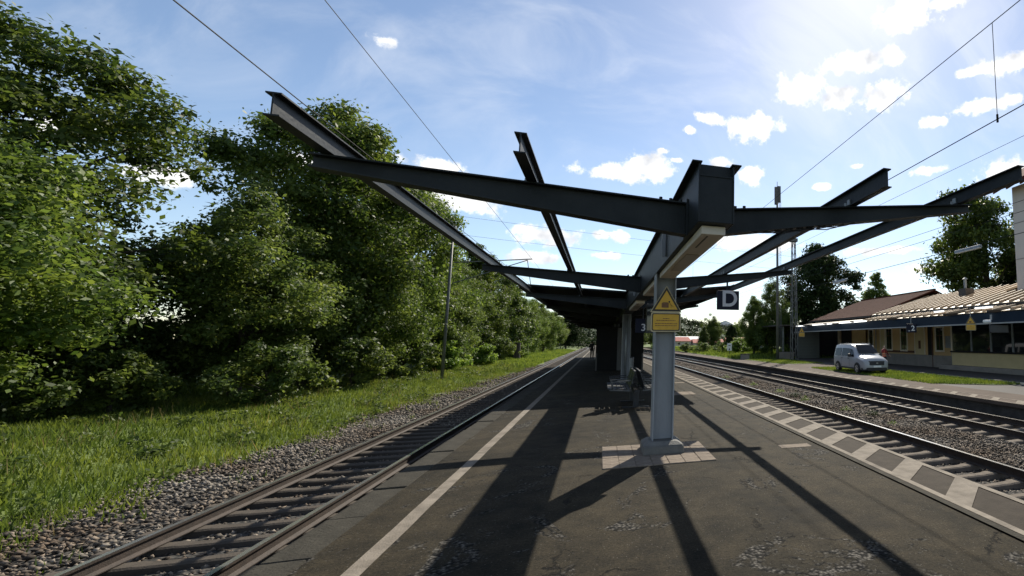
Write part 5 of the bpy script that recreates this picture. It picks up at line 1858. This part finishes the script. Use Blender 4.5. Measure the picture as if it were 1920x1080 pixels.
# a dark stump-like trunk standing in the verge
stp = MB().tube((0, 0, -.2), (.05, 0, 2.2), .42, 10, .34).build('tree_stump', M['bark'], smooth=False)
stp.location = (-10.2, 70, verge_z(-10.2, 70))
tag(stp, 'dark upright stump on the grass verge in front of the conifers', 'stump')
# behind the left row: a closed wood that reads as one mass
rng = np.random.default_rng(33)
cs = []
for i in range(330):
    y = rng.uniform(10, 230)
    x = -20 - rng.uniform(0, 8) - .02 * y if y < 150 else rng.uniform(-30, -6)
    cs.append((x, y, verge_z(max(-60, x), y) + rng.uniform(.5, 9.5 if y < 150 else 9), rng.uniform(1.4, 2.6)))
cs = np.array(cs)
idx = rng.integers(0, len(cs), 90000)
d = rng.normal(0, 1, (90000, 3))
d /= np.linalg.norm(d, axis=1, keepdims=True)
P = cs[idx, :3] + d * (cs[idx, 3] * rng.uniform(.2, 1, 90000) ** .5)[:, None]
v, f = leaves_np(P, d * .6 + np.array([0, 0, .6]), .22, rng)
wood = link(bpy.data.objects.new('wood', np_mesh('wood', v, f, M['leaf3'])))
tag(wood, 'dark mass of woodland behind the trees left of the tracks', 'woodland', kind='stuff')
# far wood beyond the end of the line and all over the hillside
cs = []
for i in range(420):
    x = rng.uniform(-60, 150)
    y = rng.uniform(235, 330)
    cs.append((x, y, -1 + rng.uniform(0, 4 + 3 * math.sin(x * .06)), rng.uniform(2.0, 3.6)))
for i in range(1500):
    x = rng.uniform(-120, 330)
    j = rng.uniform(0, ny)
    q = hv[int(j) * (nx + 1) + int((x + 260) / 900 * nx)]
    cs.append((x, q[1], q[2] + rng.uniform(-.5, 3.5), rng.uniform(2.2, 4.4)))
cs = np.array(cs)
idx = rng.integers(0, len(cs), 130000)
d = rng.normal(0, 1, (130000, 3))
d /= np.linalg.norm(d, axis=1, keepdims=True)
P = cs[idx, :3] + d * np.array([.8, .8, 1.3]) * (cs[idx, 3] * rng.uniform(.2, 1, 130000) ** .5)[:, None]
v, f = leaves_np(P, d * .6 + np.array([0, 0, .6]), .75, rng)
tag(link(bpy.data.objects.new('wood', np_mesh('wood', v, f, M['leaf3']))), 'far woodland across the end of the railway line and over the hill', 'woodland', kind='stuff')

# right-hand trees
RT = [('dark', 29.5, 62.0, 15.0, 1.02, 'big dark round tree behind the left end of the brown roof'),
      ('cone', 43.6, 70.0, 14.4, 1.1, 'pointed dark tree standing alone behind the brown roof ridge'),
      ('airy', 38.4, 40.0, 19.2, .92, 'tall open tree behind the metal roof beside the grey building'),
      ('dark', 43.0, 36.0, 15.0, 1.0, 'dark tree close to the tall grey building behind the metal roof'),
      ('broad', 21.5, 60.5, 9.8, .72, 'light green tree right of the letter D sign'),
      ('big', 18.4, 58.5, 7.6, .75, 'leafy tree directly below the letter D sign'),
      ('dense', 22.3, 56.5, 6.2, .75, 'dark ivy-like tree beside the open end of the shed'),
      ('dark', 18.9, 72.0, 4.2, .62, 'dark round tree left of the letter D sign'),
      ('dense', 19.4, 88.0, 6.4, .8, 'green tree among the bushes beyond the white post sign'),
      ('cone', 17.2, 84.0, 4.6, 1.1, 'small dark conifer among the bushes right of the lattice mast'),
      ('broad', 12.5, 118.0, 5.6, 1.0, 'light green tree seen between the first two canopy columns'),
      ('dense', 9.0, 128.0, 6.5, 1.1, 'dark tree seen beside the second canopy column'),
      ('dense', 32.0, 118.0, 6.0, 1.0, 'dark tree in front of the red-roofed houses')]
for (kd, x, y, h, w, lab) in RT:
    nm = 'conifer' if kd == 'cone' else 'leafy_tree'
    tree(kd, x, y, FZ if y < 55 or x > 42 else bank_z(min(x, 41), y), h, w, lab, group='trees behind the station', name=nm)
BU = [('bush2', 18.6, 66.0, 2.4, 1.3, 'yellow-green bush beside the white post sign'),
      ('bush', 17.6, 72.0, 1.9, 1.3, 'mid green bush left of the white post sign'),
      ('bush2', 20.6, 69.5, 2.3, 1.2, 'yellow-green bush in front of the white car'),
      ('bush', 15.8, 78.0, 1.7, 1.3, 'low green bush on the bank near the lattice mast'),
      ('bush', 14.4, 86.0, 1.5, 1.4, 'low bush right beside the lattice mast foot'),
      ('bush2', 11.4, 104.0, 1.8, 1.5, 'pale bush beside the curve of the far platform'),
      ('bush', 19.9, 57.8, 4.4, .8, 'tall dark bush left of the open shed'),
      ('bush', 20.4, 52.6, 1.6, .8, 'bush growing behind the stone planter')]
for (kd, x, y, h, w, lab) in BU:
    tree(kd, x, y, bank_z(x, y), h, w, lab, 'bush', 'bushes on the right bank', 'bush')


def blades(name, pts, h, mt, label, w=.012, parent=None):
    """grass: one bent triangle pair per blade"""
    n = len(pts)
    rng_ = np.random.default_rng(n)
    a = rng_.uniform(0, 2 * np.pi, n)
    hh = h * rng_.uniform(.4, 1.4, n)
    ww = w * rng_.uniform(.7, 1.6, n)
    dx, dy = np.cos(a), np.sin(a)
    lean = rng_.uniform(.1, .7, n) * hh
    b = rng_.uniform(0, 2 * np.pi, n)
    p0 = pts + np.stack([-dx * ww, -dy * ww, np.zeros(n) - .02], 1)
    p1 = pts + np.stack([dx * ww, dy * ww, np.zeros(n) - .02], 1)
    p2 = pts + np.stack([np.cos(b) * lean, np.sin(b) * lean, hh], 1)
    v_ = np.stack([p0, p1, p2], 1).reshape(-1, 3)
    f_ = np.arange(3 * n).reshape(-1, 3)
    o_ = link(bpy.data.objects.new(name, np_mesh(name, v_, f_, mt)), parent)
    return tag(o_, label, 'grass', kind='stuff')


def scatter(n, x0, x1, y0, y1, fz, power=1.6, mask=None):
    x = RNG.uniform(x0, x1, n)
    y = y0 + (y1 - y0) * RNG.uniform(0, 1, n) ** power
    if mask is not None:
        m_ = mask(x, y)
        x, y = x[m_], y[m_]
    z = np.array([fz(a, b) for a, b in zip(x, y)])
    return np.stack([x, y, z], 1)


blades('grass_blades', scatter(110000, -16, -6.4, 6, 60, verge_z, 1.5,
                               lambda x, y: x < -7.5 + 1.0 * np.clip((y - 22) / 36, 0, 1) + .45 * np.sin(y * .8) + .3 * np.sin(y * 2.3)), .16, M['blade'], 'rough green grass on the verge left of the tracks', .016)
blades('grass_blades', scatter(16000, -30, -15.8, 12, 34, verge_z, 1.2), .30, M['blade'], 'shaded tall grass under the nearest left trees', .022)
blades('grass_blades', scatter(5000, -8.6, -6.1, 6, 60, verge_z, 1.4, lambda x, y: np.sin(x * 5 + y * 2.2) + np.sin(y * 3.1) > 1.0) + np.array([0, 0, .1]), .14, M['blade'], 'sparse grass tufts straggling into the ballast left of the left track', .012)
blades('grass_blades', scatter(30000, -15, -6.7, 55, 150, verge_z, 1.2), .26, M['blade'], 'far grass on the verge along the left trees', .05)
blades('grass_blades', np.concatenate([
    scatter(26000, 15.0, 18.75, 17.8, 33.6, lambda a, b: FZ + .02, 1.2, lambda x, y: (y > 17.6 + (18.2 - x) * .55 * (x < 18.2)) | (y > 22)),
    scatter(9000, 15.1, 19.3, 40.0, 51.8, lambda a, b: FZ + .02, 1.0)]), .10, M['blade'], 'short green lawn beside the far platform', .014)
blades('grass_blades', scatter(32000, 14.4, 30, 52.5, 130, bank_z, 1.2, lambda x, y: x > 14.75 - 1.65e-4 * y * y), .34, M['blade'], 'tall grass on the bank beyond the station', .045)


blades('dry_stalks', scatter(5200, -15, -7.2, 6, 60, verge_z, 1.4, lambda x, y: np.sin(x * 1.9 + y * .7) + np.sin(y * 1.3 - x) > .35), .34, M['straw'], 'dry straw-coloured stalks among the grass on the left verge', .006)
wp = scatter(420, -15.5, -7.6, 6, 58, verge_z, 1.3, lambda x, y: np.sin(x * 2.3 - y * .9) + np.sin(y * 1.7) > -.2)
wp = wp[RNG.integers(0, len(wp), 17000)] + RNG.normal(0, 1, (17000, 3)) * np.array([.13, .13, .0]) + np.stack([np.zeros(17000), np.zeros(17000), RNG.uniform(.03, .30, 17000)], 1)
v, f = leaves_np(wp, np.array([[0, 0, 1.0]]).repeat(17000, 0), .05, np.random.default_rng(5))
tag(link(bpy.data.objects.new('verge_weeds', np_mesh('verge_weeds', v, f, M['leaf2']))), 'broad-leaved weeds scattered through the grass on the left verge', 'weeds', kind='stuff')


def weed(x, y, z, s, label, mt=None, n=220):
    rng_ = np.random.default_rng(int(abs(x * 100 + y * 10)))
    P_ = rng_.normal(0, 1, (n, 3)) * np.array([.10, .10, .0])
    P_[:, 2] = rng_.uniform(0.01, .22, n) * (1 - np.minimum(1, np.hypot(P_[:, 0], P_[:, 1]) * 3))
    v_, f_ = leaves_np(P_, np.array([[0, 0, 1.0]]).repeat(n, 0), .022, rng_, .5)
    o_ = link(bpy.data.objects.new('weed_clump', np_mesh('weed_clump', v_, f_, mt or M['weed'])))
    o_.location = (x, y, z)
    o_.scale = (s * .75, s * .75, s * .7)
    return tag(o_, label, 'weed', 'weeds in the ballast')


for (x, y, s, lab) in ((5.35, 4.95, 1.5, 'bright green weed in the near ballast beside the striped platform edge'),
                       (8.7, 13.2, 1.2, 'weed in the ballast between the right tracks, nearest the camera'),
                       (8.9, 16.6, 1.3, 'second weed in the ballast between the right tracks'),
                       (8.6, 19.8, 1.6, 'third weed in the ballast between the right tracks'),
                       (8.8, 23.5, 1.5, 'fourth weed in the ballast between the right tracks'),
                       (8.6, 27.5, 1.7, 'fifth weed in the ballast between the right tracks'),
                       (8.5, 33.5, 1.9, 'sixth and farthest weed in the ballast between the right tracks'),
                       (-2.72, 8.2, 1.5, 'green weed against the left platform edge, nearest the camera'),
                       (-2.75, 8.9, 1.8, 'larger green weed against the left platform edge'),
                       (-2.8, 9.7, 1.2, 'small green weed against the left platform edge, farthest one')):
    weed(x, y, (BED_L if x < 0 else BED_R) + .04, s, lab)
for (x, y, s, n_, lab) in ((9.2, 15.2, 1.6, 260, 'dark clump of dry growth between the right tracks, nearest'), (8.9, 21.6, 1.8, 260, 'dark clump of dry growth between the right tracks, farther one')):
    weed(x, y, BED_R + .04, s, lab, M['leaf3'], n_)

# ------------------------------------------------------------------ far houses, small signs
def house(x, y, w, d, h, rh, label, roof, rz=0, wins=3):
    t = empty('house', (x, y, FZ), rz, label, 'house', 'distant houses')
    MB().box(-w / 2, w / 2, -d / 2, d / 2, -1, h).build('wall', M['house'], t)
    r = MB().hexa([(-w / 2 - .5, -d / 2 - .5, h - .1), (w / 2 + .5, -d / 2 - .5, h - .1), (w / 2 + .5, -d / 2 - .4, h), (-w / 2 - .5, -d / 2 - .4, h),
                   (-w / 2 - .5, -.1, h + rh), (w / 2 + .5, -.1, h + rh), (w / 2 + .5, 0, h + rh + .12), (-w / 2 - .5, 0, h + rh + .12)])
    r.hexa([(-w / 2 - .5, d / 2 + .4, h), (w / 2 + .5, d / 2 + .4, h), (w / 2 + .5, d / 2 + .5, h - .1), (-w / 2 - .5, d / 2 + .5, h - .1),
            (-w / 2 - .5, .01, h + rh + .12), (w / 2 + .5, .01, h + rh + .12), (w / 2 + .5, .1, h + rh), (-w / 2 - .5, .1, h + rh)])
    r.build('roof', roof, t)
    MB().add([(-w / 2, -d / 2, h), (-w / 2, d / 2, h), (-w / 2, 0, h + rh - .1)], [(0, 1, 2)]).add(
        [(w / 2, -d / 2, h), (w / 2, d / 2, h), (w / 2, 0, h + rh - .1)], [(0, 1, 2)]).build('gable', M['house'], t)
    for i in range(wins):
        xx = -w / 2 + w * (i + .5) / wins
        wv = MB().box(xx - .65, xx + .65, -d / 2 - .05, -d / 2 - .003, h * .35, h * .8).build('window', M['trim'], t)
        MB().box(xx - .5, xx + .5, -d / 2 - .07, -d / 2 - .051, h * .4, h * .75).build('pane', M['window'], wv)
    return t


house(36.5, 172, 10, 8, 1.4, 1.2, 'low house with pink-red roof beyond the right bank', M['red_roof'], -.1)
house(31, 182, 12, 9, 2.6, 1.0, 'long white-roofed building behind the red-roofed house', M['metal_white'], -.1, 4)
house(26.0, 168, 5, 7, 2.0, 1.3, 'small house with dark red roof left of the distant mast', M['red_roof'], .1, 2)
house(27.6, 91, 8.5, 6, 1.7, .9, 'house with orange-brown roof behind the white car', M['orange_roof'], -.15)

ps = empty('post_sign', (15.6, 60.0, FZ + .02), math.radians(-22), 'small white plate sign on a dark post beside the far platform', 'sign')
MB().tube((0, 0, 0), (0, 0, 1.5), .05, 8).build('post', M['black'], ps)
MB().box(-.30, .30, -.075, -.055, .78, 1.72).build('plate', M['white'], ps, bevel=.02)
MB().add([(-.12, -.078, .86), (.12, -.078, .86), (0, -.078, 1.16)], [(0, 1, 2)]).build('mark', M['sign_black'], ps)
MB().box(-.14, .14, -.079, -.076, 1.40, 1.48).build('mark', M['sign_black'], ps)
jb = empty('junction_box', (15.1, 51.3, FZ), 0, 'low dark box at the edge of the far platform before the bank', 'box')
MB().box(-.42, .42, -.3, .3, 0, .55).build('case', M['plinth'], jb, bevel=.03)
MB().box(-.46, .46, -.34, .34, .551, .61).build('lid', M['dark_wall'], jb)
pb = MB().box(-.28, .28, -.22, .22, 0, .75).build('power_box', M['shelter2'], bevel=.02)
pb.location = (21.9, 41.5, FZ)
tag(pb, 'grey box on the dark yard between shed and van', 'box')
